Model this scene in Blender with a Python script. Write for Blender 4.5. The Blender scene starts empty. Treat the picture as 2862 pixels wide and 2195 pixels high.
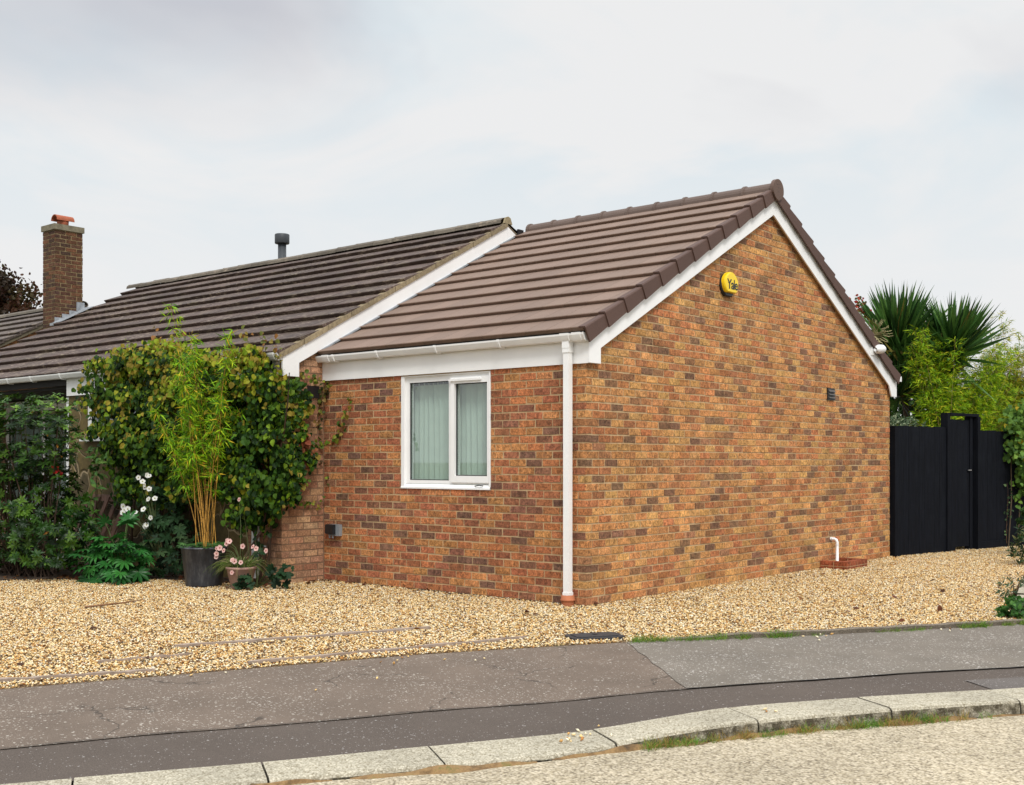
import bpy, math, random
import numpy as np
from mathutils import Vector
random.seed(7); rng = np.random.default_rng(7)
S = bpy.context.scene; COL = S.collection
R = math.radians

# ------------------------------------------------------------------ camera
cd = bpy.data.cameras.new("camera"); cam = bpy.data.objects.new("camera", cd); COL.objects.link(cam)
cam.location = (6.903, -9.400, 1.471); cam.rotation_euler = (R(90), 0, R(40))
cd.sensor_width = 36; cd.lens = 40.16; cd.shift_y = 0.0675; cd.clip_end = 2000; cd.clip_start = .05
S.camera = cam
S.view_settings.view_transform = 'Standard'; S.view_settings.look = 'None'
S.view_settings.exposure = 0.0; S.view_settings.gamma = 1

# ------------------------------------------------------------------ node helper
class NT:
    def __init__(s, tree): s.t = tree; s.n = tree.nodes; s.l = tree.links
    def new(s, typ, ins=None, **kw):
        nd = s.n.new(typ)
        for k, v in kw.items(): setattr(nd, k, v)
        for k, v in (ins or {}).items():
            sk = nd.inputs[k]
            if isinstance(v, bpy.types.NodeSocket): s.l.new(v, sk)
            elif isinstance(v, bpy.types.Node): s.l.new(v.outputs[0], sk)
            else: sk.default_value = v
        return nd
    def ramp(s, fac, stops, interp='LINEAR'):
        nd = s.new('ShaderNodeValToRGB', {0: fac}); e = nd.color_ramp; e.interpolation = interp
        while len(e.elements) < len(stops): e.elements.new(.5)
        for i, (p, c) in enumerate(stops):
            e.elements[i].position = p
            e.elements[i].color = (c, c, c, 1) if isinstance(c, (int, float)) else (*c, 1)
        return nd.outputs[0]
    def mix(s, f, a, b, mode='MIX'):
        nd = s.new('ShaderNodeMix', data_type='RGBA', blend_type=mode)
        for i, v in ((0, f), (6, a), (7, b)):
            if isinstance(v, bpy.types.NodeSocket): s.l.new(v, nd.inputs[i])
            elif isinstance(v, (int, float)): nd.inputs[i].default_value = v if i == 0 else (v, v, v, 1)
            else: nd.inputs[i].default_value = (*v[:3], 1)
        return nd.outputs[2]
    def math(s, op, a, b=0.0, c=0.0, clamp=False):
        nd = s.new('ShaderNodeMath', operation=op, use_clamp=clamp)
        for i, v in enumerate((a, b, c)):
            if isinstance(v, bpy.types.NodeSocket): s.l.new(v, nd.inputs[i])
            else: nd.inputs[i].default_value = v
        return nd.outputs[0]
    def noise(s, scale, detail=4, rough=.55, vec=None, dist=0.0):
        i = {'Scale': scale, 'Detail': detail, 'Roughness': rough, 'Distortion': dist}
        if vec is not None: i['Vector'] = vec
        return s.new('ShaderNodeTexNoise', i).outputs[0]

# ------------------------------------------------------------------ sky and sun
w = bpy.data.worlds.new("World"); S.world = w; w.use_nodes = True
t = NT(w.node_tree); t.n.clear()
sky = t.new('ShaderNodeTexSky', sky_type='NISHITA', sun_disc=False, sun_elevation=R(48), sun_rotation=R(128))
tc = t.new('ShaderNodeTexCoord'); sep = t.new('ShaderNodeSeparateXYZ', {0: tc.outputs['Generated']})
den = t.math('ADD', t.math('MAXIMUM', sep.outputs[2], 0.0), .22)
px = t.math('DIVIDE', sep.outputs[0], den); py = t.math('DIVIDE', sep.outputs[1], den)
v = t.new('ShaderNodeCombineXYZ', {0: px, 1: py, 2: 0.0}).outputs[0]
n1 = t.noise(1.05, 5, .52, v, .5)
v2 = t.new('ShaderNodeVectorMath', {0: v, 1: (3.7, 1.3, 5.0)}, operation='ADD').outputs[0]
n2 = t.noise(1.6, 5, .55, v2, .5)
high = t.ramp(sep.outputs[2], [(.25, 0.0), (.36, 1.0)])
greyf = t.math('MULTIPLY', t.ramp(n1, [(.45, 0.0), (.60, 1.0)]), high)
bluef = t.math('MULTIPLY', t.ramp(n2, [(.46, 0.0), (.60, .75)]), t.ramp(sep.outputs[2], [(.10, 0.0), (.27, 1.0)]))
cloud = t.mix(bluef, (.87, .87, .87), (.72, .81, .86))
cloud = t.mix(t.math('MULTIPLY', greyf, .72), cloud, (.50, .51, .57))
zen = t.ramp(sep.outputs[2], [(.40, 1.0), (.85, 2.3)])
cloud = t.mix(1.0, cloud, zen, 'MULTIPLY')
bright = t.mix(1.0, cloud, 10.0, 'MULTIPLY')
col = t.mix(.96, sky.outputs[0], bright)
bg = t.new('ShaderNodeBackground', {0: col, 1: .1})
t.new('ShaderNodeOutputWorld', {0: bg.outputs[0]})

sl = bpy.data.lights.new("sun", 'SUN'); sl.energy = 2.3; sl.angle = R(17); sl.color = (1, .97, .92)
so = bpy.data.objects.new("sun", sl); COL.objects.link(so)
az = R(-38); el = R(48)
sd = Vector((math.cos(el)*math.cos(az), math.cos(el)*math.sin(az), math.sin(el)))
so.rotation_euler = sd.to_track_quat('Z', 'Y').to_euler(); so.location = (20, -20, 30)

# ------------------------------------------------------------------ mesh helpers
class MB:
    def __init__(s): s.v = []; s.nv = 0; s.b = []
    def add(s, v, f, tint=None, mat=0):
        v = np.asarray(v, np.float32).reshape(-1, 3)
        if isinstance(f, np.ndarray):
            s.b.append((f + s.nv, tint, mat))
        else:
            byn = {}
            for i, q in enumerate(f): byn.setdefault(len(q), []).append(i)
            for n, idx in byn.items():
                tt = None if tint is None else (np.asarray(tint)[idx] if np.ndim(tint) == 2 else tint)
                s.b.append((np.array([f[i] for i in idx]) + s.nv, tt, mat))
        s.v.append(v); s.nv += len(v); return s
    def box(s, x0, x1, y0, y1, z0, z1, tint=None, mat=0):
        v = [(x, y, z) for z in (z0, z1) for y in (y0, y1) for x in (x0, x1)]
        return s.add(v, [(0, 2, 3, 1), (4, 5, 7, 6), (0, 1, 5, 4), (2, 6, 7, 3), (0, 4, 6, 2), (1, 3, 7, 5)], tint, mat)
    def prism(s, poly, axis, a, b, tint=None, mat=0):
        """poly in the two other axes; axis 0: (y,z) along x; 1: (x,z) along y; 2: (x,y) along z"""
        def P(p, c): return {0: (c, p[0], p[1]), 1: (p[0], c, p[1]), 2: (p[0], p[1], c)}[axis]
        n = len(poly); v = [P(p, a) for p in poly] + [P(p, b) for p in poly]
        f = [tuple(range(n))[::-1], tuple(range(n, 2*n))] + [(i, (i+1) % n, n+(i+1) % n, n+i) for i in range(n)]
        return s.add(v, f, tint, mat)
    def obox(s, o, u, v_, w_, tint=None, mat=0):
        o, u, v_, w_ = map(np.asarray, (o, u, v_, w_))
        v = [o + a*u + b*v_ + c*w_ for c in (0, 1) for b in (0, 1) for a in (0, 1)]
        return s.add(v, [(0, 2, 3, 1), (4, 5, 7, 6), (0, 1, 5, 4), (2, 6, 7, 3), (0, 4, 6, 2), (1, 3, 7, 5)], tint, mat)
    def tube(s, pts, r, n=8, tint=None, mat=0, cap=True):
        pts = [Vector(p) for p in pts]; rr = r if hasattr(r, '__len__') else [r]*len(pts)
        v = []; up = Vector((0.13, .21, 1)).normalized()
        for i, p in enumerate(pts):
            d = (pts[min(i+1, len(pts)-1)] - pts[max(i-1, 0)]).normalized()
            a = d.cross(up)
            if a.length < .05: a = d.cross(Vector((1, 0, 0)))
            a.normalize(); b = d.cross(a)
            v += [p + float(rr[i])*(a*math.cos(2*math.pi*k/n) + b*math.sin(2*math.pi*k/n)) for k in range(n)]
        f = [(i*n+k, i*n+(k+1) % n, (i+1)*n+(k+1) % n, (i+1)*n+k) for i in range(len(pts)-1) for k in range(n)]
        if cap: f += [tuple(range(n)), tuple(range((len(pts)-1)*n, len(pts)*n))[::-1]]
        return s.add([tuple(x) for x in v], f, tint, mat)
    def lathe(s, prof, c, n=40, tint=None, mat=0):
        v = [(c[0]+r*math.cos(2*math.pi*k/n), c[1]+r*math.sin(2*math.pi*k/n), c[2]+z) for r, z in prof for k in range(n)]
        f = [(i*n+k, i*n+(k+1) % n, (i+1)*n+(k+1) % n, (i+1)*n+k) for i in range(len(prof)-1) for k in range(n)]
        return s.add(v, f, tint, mat)
    def build(s, name, mats, parent=None, smooth=False, loc=None):
        me = bpy.data.meshes.new(name)
        V = np.concatenate(s.v).astype(np.float32)
        if loc is not None: V = V - np.array(loc, np.float32)
        me.vertices.add(len(V)); me.vertices.foreach_set('co', V.ravel())
        tot = np.concatenate([np.full(len(b[0]), b[0].shape[1]) for b in s.b])
        idx = np.concatenate([b[0].ravel() for b in s.b])
        me.loops.add(len(idx)); me.loops.foreach_set('vertex_index', idx.astype(np.int32))
        me.polygons.add(len(tot)); st = np.concatenate([[0], np.cumsum(tot)[:-1]])
        me.polygons.foreach_set('loop_start', st.astype(np.int32)); me.polygons.foreach_set('loop_total', tot.astype(np.int32))
        me.polygons.foreach_set('material_index', np.concatenate([np.full(len(b[0]), b[2]) for b in s.b]).astype(np.int32))
        me.polygons.foreach_set('use_smooth', np.full(len(tot), bool(smooth)))
        if any(b[1] is not None for b in s.b):
            c = np.ones((len(tot), 4), np.float32); k = 0
            for b in s.b:
                if b[1] is not None: c[k:k+len(b[0]), :3] = b[1]
                k += len(b[0])
            at = me.attributes.new('tint', 'FLOAT_COLOR', 'FACE'); at.data.foreach_set('color', c.ravel())
        me.update(calc_edges=True); me.validate()
        o = bpy.data.objects.new(name, me); COL.objects.link(o)
        for m in (mats if isinstance(mats, (list, tuple)) else [mats]): me.materials.append(m)
        if parent is not None: o.parent = parent; 
        if loc is not None: o.location = Vector(loc)
        return o

def fixlink(o, parent):
    o.parent = parent
    return o
def tag(o, label=None, cat=None, group=None, kind=None):
    if label: o['label'] = label
    if cat: o['category'] = cat
    if group: o['group'] = group
    if kind: o['kind'] = kind
    return o
def empty(name, label, cat, group=None):
    o = bpy.data.objects.new(name, None); COL.objects.link(o); o.empty_display_size = .2
    return tag(o, label, cat, group)

# ------------------------------------------------------------------ materials
def mat(name):
    m = bpy.data.materials.new(name); m.use_nodes = True; t = NT(m.node_tree); t.n.clear(); return m, t
def out(t, sh, disp=None):
    o = t.new('ShaderNodeOutputMaterial', {0: sh})
def pbsdf(t, col, rough=.6, bump=None, bstr=.3, bdist=.01, **kw):
    i = {'Base Color': col if not isinstance(col, tuple) else (*col, 1), 'Roughness': rough}
    i.update(kw)
    if bump is not None: i['Normal'] = t.new('ShaderNodeBump', {'Height': bump, 'Strength': bstr, 'Distance': bdist}).outputs[0]
    return t.new('ShaderNodeBsdfPrincipled', i)
def objco(t): return t.new('ShaderNodeTexCoord').outputs['Object']
def plain(name, c, rough=.5, var=.12, scale=8, bstr=.1, metallic=0.0, spec=.5):
    m, t = mat(name); co = objco(t); n = t.noise(scale, 6, .6, co)
    f = t.ramp(n, [(.3, 1-var), (.7, 1+var)])
    c2 = t.mix(1.0, c, f, 'MULTIPLY')
    out(t, pbsdf(t, c2, rough, t.noise(scale*6, 4, .6, co), bstr, .003, **{'Metallic': metallic, 'Specular IOR Level': spec})); return m
def tinted(name, rough=.6, var=.2, scale=30, bstr=.3, bdist=.004, spec=.4, transl=0.0, stretch=None, c=None):
    m, t = mat(name); co = objco(t)
    if stretch: co = t.new('ShaderNodeMapping', {0: co, 'Scale': stretch}).outputs[0]
    a = t.new('ShaderNodeAttribute', attribute_name='tint').outputs['Color'] if c is None else c
    n = t.noise(scale, 5, .65, co)
    c2 = t.mix(1.0, a, t.ramp(n, [(.3, 1-var), (.7, 1+var)]), 'MULTIPLY')
    b = pbsdf(t, c2, rough, t.noise(scale*1.7, 4, .7, co), bstr, bdist, **{'Specular IOR Level': spec})
    if transl > 0:
        tr = t.new('ShaderNodeBsdfTranslucent', {0: c2})
        b = t.new('ShaderNodeMixShader', {0: transl, 1: b.outputs[0], 2: tr.outputs[0]})
    out(t, b.outputs[0]); return m

def brick_mat(name, dark=.55, streak=.6):
    m, t = mat(name); co = objco(t)
    a = t.new('ShaderNodeAttribute', attribute_name='tint').outputs['Color']
    crease = t.noise(26, 6, .7, co, 1.3)
    fine = t.noise(130, 3, .6, co)
    big = t.noise(.9, 3, .5, co)
    c = t.mix(1.0, a, t.ramp(crease, [(.40, dark), (.49, .98), (.61, 1.42)]), 'MULTIPLY')
    st_ = t.new('ShaderNodeMapping', {0: co, 'Scale': (1, 1, .35)}).outputs[0]
    c = t.mix(1.0, c, t.ramp(t.noise(55, 4, .65, st_, .8), [(.35, .78), (.65, 1.22)]), 'MULTIPLY')
    c = t.mix(t.ramp(t.noise(18, 4, .6, co, 2.0), [(.60, 0.0), (.72, streak)]), c, (.17, .10, .07))
    c = t.mix(1.0, c, t.ramp(fine, [(.3, .88), (.7, 1.12)]), 'MULTIPLY')
    c = t.mix(1.0, c, t.ramp(big, [(.3, .84), (.7, 1.12)]), 'MULTIPLY')
    c = t.mix(1.0, c, t.ramp(t.noise(5.5, 4, .65, co, .6), [(.3, .82), (.7, 1.16)]), 'MULTIPLY')
    h = t.math('ADD', t.math('MULTIPLY', crease, 1.0), t.math('MULTIPLY', fine, .3))
    out(t, pbsdf(t, c, .85, h, .75, .012, **{'Specular IOR Level': .25}).outputs[0]); return m
M_brick = brick_mat('brick'); M_oldbrick = brick_mat('old_brick', .75, .25); M_chimbrick = brick_mat('chimney_brick', .7, .4)
M_mortar = plain('mortar', (.47, .335, .185), .9, .2, 9, .5)
M_mortar_old = plain('mortar_old', (.20, .12, .07), .9, .25, 9, .5)
M_mortar_chim = plain('mortar_chimney', (.24, .18, .09), .9, .3, 9, .5)
M_white = plain('white_upvc', (.86, .86, .85), .32, .045, 2.2, .02)
M_whitew = plain('white_weathered', (.74, .75, .73), .5, .10, 2.5, .08)
M_black = plain('black_plastic', (.012, .012, .014), .4, .2, 10, .1)
M_dark = plain('dark_void', (.02, .02, .02), .9, .2, 3, .1)
M_tan = plain('soffit_timber', (.42, .27, .12), .8, .2, 6, .2)
M_terra = plain('terracotta', (.42, .14, .06), .8, .15, 12, .2)
M_lead = plain('lead_flashing', (.27, .29, .31), .55, .3, 14, .3)
M_grey = plain('grey_plastic', (.25, .27, .29), .5, .1, 8, .1)

def tile_mat(name, base, speck, amount, var):
    m, t = mat(name); co = objco(t)
    a = t.new('ShaderNodeAttribute', attribute_name='tint').outputs['Color']
    n = t.noise(1.3, 5, .6, co); f = t.noise(60, 4, .7, co)
    c = t.mix(1.0, a, t.ramp(n, [(.3, 1-var), (.7, 1+var)]), 'MULTIPLY')
    c = t.mix(1.0, c, t.ramp(f, [(.3, .86), (.7, 1.14)]), 'MULTIPLY')
    if amount:
        sc = t.new('ShaderNodeMapping', {0: co, 'Scale': (8, 26, 26)}).outputs[0]
        l = t.math('MULTIPLY', t.ramp(t.noise(1.0, 6, .72, sc), [(.52, 0.0), (.64, .9)]), t.ramp(t.noise(1.1, 3, .6, co), [(.38, .05), (.62, 1.0)]))
        c = t.mix(l, c, speck)
        l2 = t.ramp(t.noise(3.2, 5, .7, co), [(.52, 0.0), (.72, .35)])
        c = t.mix(l2, c, (.16, .14, .08))
    out(t, pbsdf(t, c, .68, f, .35, .004, **{'Specular IOR Level': .35}).outputs[0]); return m
M_tile = tile_mat('roof_tile', None, None, 0, .07)
M_oldtile = tile_mat('old_roof_tile', None, (.36, .29, .22), 1.0, .28)

def glass_mat():
    m, t = mat('window_glass')
    tr = t.new('ShaderNodeBsdfTransparent', {0: (.86, .91, .89, 1)})
    gl = t.new('ShaderNodeBsdfGlossy', {0: (.9, .95, .97, 1), 'Roughness': .02})
    fr = t.new('ShaderNodeFresnel', {'IOR': 2.2})
    ff = t.math('MULTIPLY', fr.outputs[0], t.math('SUBTRACT', 1.0, t.new('ShaderNodeNewGeometry').outputs['Backfacing']))
    mx = t.new('ShaderNodeMixShader', {0: ff, 1: tr.outputs[0], 2: gl.outputs[0]})
    out(t, mx.outputs[0]); return m
M_glass = glass_mat()
M_blind = plain('blind_fabric', (.62, .68, .62), .8, .06, 4, .1)

def stone_mat():
    m, t = mat('stone_cladding'); co = objco(t)
    wv = t.new('ShaderNodeVectorMath', {0: co, 1: t.new('ShaderNodeVectorMath', {0: t.new('ShaderNodeTexNoise', {'Vector': co, 'Scale': 1.7}).outputs[1], 1: (.5, .5, .5)}, operation='SCALE').outputs[0]}, operation='ADD').outputs[0]
    vo = t.new('ShaderNodeTexVoronoi', {'Vector': wv, 'Scale': 2.6})
    ed = t.new('ShaderNodeTexVoronoi', {'Vector': wv, 'Scale': 2.6}, feature='DISTANCE_TO_EDGE')
    st = t.ramp(t.new('ShaderNodeSeparateColor', {0: vo.outputs['Color']}).outputs[0], [(0, (.085, .062, .015)), (.35, (.15, .105, .03)), (.7, (.06, .045, .018)), (1, (.19, .135, .045))])
    st = t.mix(1.0, st, t.ramp(t.noise(14, 5, .7, co), [(.3, .7), (.7, 1.25)]), 'MULTIPLY')
    c = t.mix(t.ramp(ed.outputs[0], [(.02, 1.0), (.045, 0.0)]), st, (.33, .25, .14))
    h = t.math('ADD', t.ramp(ed.outputs[0], [(0, 0.0), (.09, 1.0)]), t.math('MULTIPLY', t.noise(14, 5, .7, co), .5))
    out(t, pbsdf(t, c, .85, h, .8, .03).outputs[0]); return m
M_stone = stone_mat()

def wood_black():
    m, t = mat('black_stained_timber'); co = objco(t)
    s1 = t.new('ShaderNodeMapping', {0: co, 'Scale': (14, 14, 1.2)}).outputs[0]
    n = t.noise(2.0, 6, .7, s1); b = t.noise(2.2, 5, .65, co)
    c = t.ramp(n, [(.3, (.0025, .003, .0045)), (.7, (.0075, .009, .014))])
    c = t.mix(t.ramp(b, [(.5, 0.0), (.75, .5)]), c, (.011, .013, .017))
    out(t, pbsdf(t, c, .8, n, .5, .006, **{'Specular IOR Level': .12}).outputs[0]); return m
M_fence = wood_black()
M_wood = plain('weathered_wood', (.30, .23, .18), .85, .3, 14, .5)
M_palletw = plain('pallet_wood', (.11, .055, .035), .85, .35, 9, .5)

def asphalt(name, base, chip, chipamt, scale=95, cracks=True, blot=.15):
    m, t = mat(name); co = objco(t)
    n = t.noise(1.6, 6, .65, co); f = t.noise(170, 3, .6, co)
    c = t.mix(1.0, base, t.ramp(n, [(.3, 1-blot), (.7, 1+blot)]), 'MULTIPLY')
    c = t.mix(1.0, c, t.ramp(f, [(.25, .62), (.75, 1.4)]), 'MULTIPLY')
    for sc, am in ((scale, chipamt), (scale*.55, chipamt*.5)):
        vo = t.new('ShaderNodeTexVoronoi', {'Vector': co, 'Scale': sc})
        r = t.new('ShaderNodeSeparateColor', {0: vo.outputs['Color']})
        patch = t.ramp(t.noise(2.2, 5, .7, co), [(.38, .12), (.60, 1.1)])
        pick = t.math('LESS_THAN', r.outputs[0], t.math('MULTIPLY', patch, am))
        dot = t.math('LESS_THAN', vo.outputs['Distance'], .46)
        k = t.math('MULTIPLY', pick, dot)
        c = t.mix(t.math('MULTIPLY', k, t.math('ADD', t.math('MULTIPLY', r.outputs[1], .55), .35)), c, chip)
    if cracks:
        wv = t.new('ShaderNodeVectorMath', {0: co, 1: t.new('ShaderNodeVectorMath', {0: t.new('ShaderNodeTexNoise', {'Vector': co, 'Scale': 3.0, 'Detail': 6.0}).outputs[1], 1: (1, 1, 1), 'Scale': .45}, operation='SCALE').outputs[0]}, operation='ADD').outputs[0]
        ed = t.new('ShaderNodeTexVoronoi', {'Vector': wv, 'Scale': 1.05}, feature='DISTANCE_TO_EDGE')
        gate = t.ramp(t.noise(1.3, 2, .5, co), [(.46, 0.0), (.52, 1.0)])
        k = t.math('MULTIPLY', t.ramp(ed.outputs[0], [(.003, 1.0), (.010, 0.0)]), gate)
        c = t.mix(t.math('MULTIPLY', k, .6), c, (.02, .018, .016))
    out(t, pbsdf(t, c, .9, f, .6, .006, **{'Specular IOR Level': .25}).outputs[0]); return m
M_pave = asphalt('footway_asphalt', (.155, .120, .094), (.48, .44, .38), .16)
M_pave2 = asphalt('patched_asphalt', (.172, .150, .124), (.55, .52, .48), .16, 90, False)
M_strip = asphalt('trench_asphalt', (.098, .079, .066), (.35, .33, .31), .05, 120, False, .1)
M_strip2 = asphalt('trench_asphalt_pale', (.125, .11, .10), (.35, .33, .31), .08, 120, False, .1)

def concrete(name, a, b, dk, moss=0.0, scale=75):
    m, t = mat(name); co = objco(t)
    vo = t.new('ShaderNodeTexVoronoi', {'Vector': co, 'Scale': scale}); r = t.new('ShaderNodeSeparateColor', {0: vo.outputs['Color']})
    c = t.mix(r.outputs[0], a, b)
    gap = t.ramp(vo.outputs['Distance'], [(.42, 0.0), (.68, 1.0)])
    c = t.mix(t.math('MULTIPLY', gap, t.ramp(t.noise(30, 4, .6, co), [(.4, .2), (.6, .85)])), c, dk)
    c = t.mix(1.0, c, t.ramp(t.noise(1.1, 6, .6, co), [(.3, .84), (.7, 1.12)]), 'MULTIPLY')
    c = t.mix(1.0, c, t.ramp(t.noise(14, 5, .7, co), [(.3, .84), (.7, 1.14)]), 'MULTIPLY')
    if moss:
        # lichen and dirt that lives on upright concrete near the gutter
        nz = t.new('ShaderNodeSeparateXYZ', {0: t.new('ShaderNodeNewGeometry').outputs['Normal']}).outputs[2]
        up = t.ramp(nz, [(.35, 1.0), (.75, 0.0)])
        k = t.math('MULTIPLY', up, t.ramp(t.noise(9, 6, .75, co), [(.38, .15), (.58, moss)]))
        c = t.mix(k, c, (.055, .045, .028))
    h = t.math('SUBTRACT', 1.0, gap)
    out(t, pbsdf(t, c, .9, h, .5, .006, **{'Specular IOR Level': .2}).outputs[0]); return m
M_road = concrete('road_concrete', (.37, .31, .21), (.61, .53, .395), (.15, .12, .08), 0, 60)
M_kerb = concrete('kerb_concrete', (.37, .335, .255), (.56, .515, .405), (.20, .17, .11), .95, 85)
M_edge = concrete('edging_concrete', (.17, .14, .11), (.26, .22, .17), (.09, .075, .06), .5, 110)

def gravel_mats():
    m, t = mat('gravel_bed_stones'); co = objco(t)
    vo = t.new('ShaderNodeTexVoronoi', {'Vector': co, 'Scale': 55.0}); r = t.new('ShaderNodeSeparateColor', {0: vo.outputs['Color']})
    c = t.ramp(r.outputs[0], [(0, (.55, .38, .18)), (.2, (.42, .22, .07)), (.4, (.60, .44, .22)), (.6, (.42, .22, .08)), (.75, (.70, .50, .25)), (.9, (.25, .15, .08))], 'CONSTANT')
    c = t.mix(t.ramp(vo.outputs['Distance'], [(.25, .2), (.5, .95)]), c, (.07, .035, .012))
    out(t, pbsdf(t, c, .85, t.math('SUBTRACT', 1.0, vo.outputs['Distance']), 1.0, .02).outputs[0])
    m2 = tinted('gravel_stone', .7, .15, 60, .2, .002, .35)
    return m, m2
M_gbed, M_stoneg = gravel_mats()
M_soil = plain('soil', (.055, .035, .02), .95, .4, 12, .8)
M_earth = plain('earth', (.12, .11, .06), .95, .3, .8, .3)
M_leaf = tinted('leaf', .55, .22, 18, .15, .002, .18, .28)
M_glossleaf = tinted('glossy_leaf', .40, .2, 18, .1, .002, .25, .15)
M_stem = tinted('stem', .7, .25, 30, .3, .003, .3)
M_petal = tinted('petal', .6, .06, 20, .05, .001, .3, .3)

# ------------------------------------------------------------------ setting: ground, gravel, footway, kerb, road
MB().add([(-1200, -1200, -.3), (1200, -1200, -.3), (1200, 1200, -.3), (-1200, 1200, -.3)], [(0, 1, 2, 3)]).build('ground', M_earth)
tag(bpy.data.objects['ground'], kind='structure')
def ext(P, a, b):
    P = [np.array(p, float) for p in P]
    d0 = (P[0]-P[1]); d0 /= np.linalg.norm(d0[:2]); d1 = (P[-1]-P[-2]); d1 /= np.linalg.norm(d1[:2])
    d0[2] = 0; d1[2] = 0
    return [P[0]+d0*a] + P + [P[-1]+d1*b]
def resample(P, n):
    P = np.array(P); L = np.concatenate([[0], np.cumsum(np.linalg.norm(np.diff(P[:, :2], axis=0), axis=1))])
    s_ = np.linspace(0, L[-1], n); return np.stack([np.interp(s_, L, P[:, i]) for i in range(3)], 1)
E_ = ext([(-0.43, -5.85, -0.012), (0.1, -4.6, -0.012), (0.72, -3.12, -0.012), (1.59, -1.61, -0.012), (2.21, -0.87, -0.012), (2.64, -0.27, -0.012), (3.11, 0.47, -0.012), (3.75, 1.49, -0.012)], 6, 9)
S_ = ext([(0.86, -6.45, -0.075), (1.14, -5.81, -0.075), (1.4, -5.39, -0.075), (1.76, -4.73, -0.075), (1.98, -4.26, -0.075), (2.44, -3.53, -0.075), (2.7, -3.03, -0.06), (3.13, -2.39, -0.05), (3.47, -1.93, -0.042), (3.81, -1.37, -0.04), (4.39, -0.55, -0.04)], 6, 9)
K_ = ext([(1.56, -6.44, -0.115), (2.04, -5.65, -0.115), (2.47, -4.84, -0.115), (2.95, -3.95, -0.115), (3.11, -3.64, -0.09), (3.36, -3.1, -0.06), (3.86, -2.3, -0.06), (4.41, -1.54, -0.06), (4.59, -1.27, -0.06)], 6, 9)
T_ = ext([(1.93, -6.40, -0.125), (2.3, -5.81, -0.125), (2.77, -5.05, -0.125), (3.13, -4.44, -0.125), (3.22, -4.18, -0.12), (3.31, -3.95, -0.095), (3.63, -3.37, -0.06), (4.13, -2.52, -0.06), (4.54, -1.93, -0.06), (4.71, -1.69, -0.06)], 6, 9)
def smooth_poly(P, n, it=3):
    Q = resample(P, n)
    for _ in range(it): Q[1:-1] = .25*Q[:-2] + .5*Q[1:-1] + .25*Q[2:]
    return Q
def strip(name, A, B, m, na=4, dz=0):
    n = len(A); G = np.stack([A + (B-A)*k/(na-1) for k in range(na)], 1).reshape(-1, 3); G[:, 2] += dz
    f = [(i*na+k, (i+1)*na+k, (i+1)*na+k+1, i*na+k+1) for i in range(n-1) for k in range(na-1)]
    o = MB().add(G, f).build(name, m); tag(o, kind='structure'); return o
# match E,S,K by the parameter of the kerb normal: resample on a common line direction
def bypar(P, ts):
    P = np.array(P); u = P[:, :2] @ np.array([.52, .854]); o = np.argsort(u)
    return np.stack([np.interp(ts, u[o], P[o, 0]), np.interp(ts, u[o], P[o, 1]), np.interp(ts, u[o], P[o, 2])], 1)
ts = np.linspace(-9.5, 8, 120)
Ep, Sp, Kp, Tp = (bypar(P, ts) for P in (E_, S_, K_, T_))
for P in (Ep, Sp, Kp, Tp):
    for _ in range(2): P[1:-1] = .25*P[:-2] + .5*P[1:-1] + .25*P[2:]
strip('pavement', Ep, Sp, M_pave)
i0 = int(np.argmin(abs(ts - 1.0)))
# repaired, greyer end of the footway lies on top of it, with a slanting joint
rowsu = [np.linspace(-.55-.33*v+.012*math.sin(v*21), 7.9, 90) for v in np.linspace(0, 1, 9)]
GP = []
for v, uu_ in zip(np.linspace(0, 1, 9), rowsu):
    e_, s2_ = bypar(Ep, uu_), bypar(Sp, uu_); GP.append(e_+(s2_-e_)*v)
GP = np.array(GP); GP[:, :, 2] += .0045
tag(MB().add(GP.reshape(-1, 3), [(a*90+k, (a+1)*90+k, (a+1)*90+k+1, a*90+k+1) for a in range(8) for k in range(89)]).build('pavement_patch', M_pave2), kind='structure')
strip('pavement_strip', Sp, Kp + (0, 0, -.004), M_strip, 3, -.004)
sel = ts >= .95
mid = Sp + (Kp-Sp)*.48
strip('pavement_strip_patch', mid[sel], Kp[sel] + (0, 0, -.004), M_strip2, 3, 0.0)
# dark open joint between footway and trench strip
J = []
jj = MB()
wob = np.array([math.sin(x*5)*.005 + math.sin(x*19+1)*.004 for x in ts])
nrm = (Kp-Sp); nrm /= np.linalg.norm(nrm, axis=1)[:, None]
A = Sp + nrm*(wob-.004)[:, None]; B = Sp + nrm*(wob+.005+.004*np.sin(ts*31))[:, None]
A[:, 2] = Sp[:, 2]+.0065; B[:, 2] = Sp[:, 2]+.0065
jj.add(np.stack([A, B], 1).reshape(-1, 3), [(2*i, 2*i+2, 2*i+3, 2*i+1) for i in range(len(ts)-1)])
tag(jj.build('pavement_joint', M_dark), kind='structure')
# road
roadz = -.145
G = [(Tp[0][0]-3, Tp[0][1]-6, roadz)]
rd = MB(); far = Tp.copy(); far[:, 0] += 14; far[:, 1] += -9; near = Tp - nrm*.03; near[:, 2] = roadz; far[:, 2] = roadz
rd.add(np.stack([near, far], 1).reshape(-1, 3), [(2*i, 2*i+2, 2*i+3, 2*i+1) for i in range(len(ts)-1)])
tag(rd.build('road', M_road), kind='structure')
# kerb stones
cuts = [-9.3, -8.4, -7.5, -6.6, -5.62, -4.69, -3.52, -2.84, -1.85, -.86, .02, .70, 1.6, 2.5, 3.4, 4.3, 5.2, 6.1, 7.0, 7.9]
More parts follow.
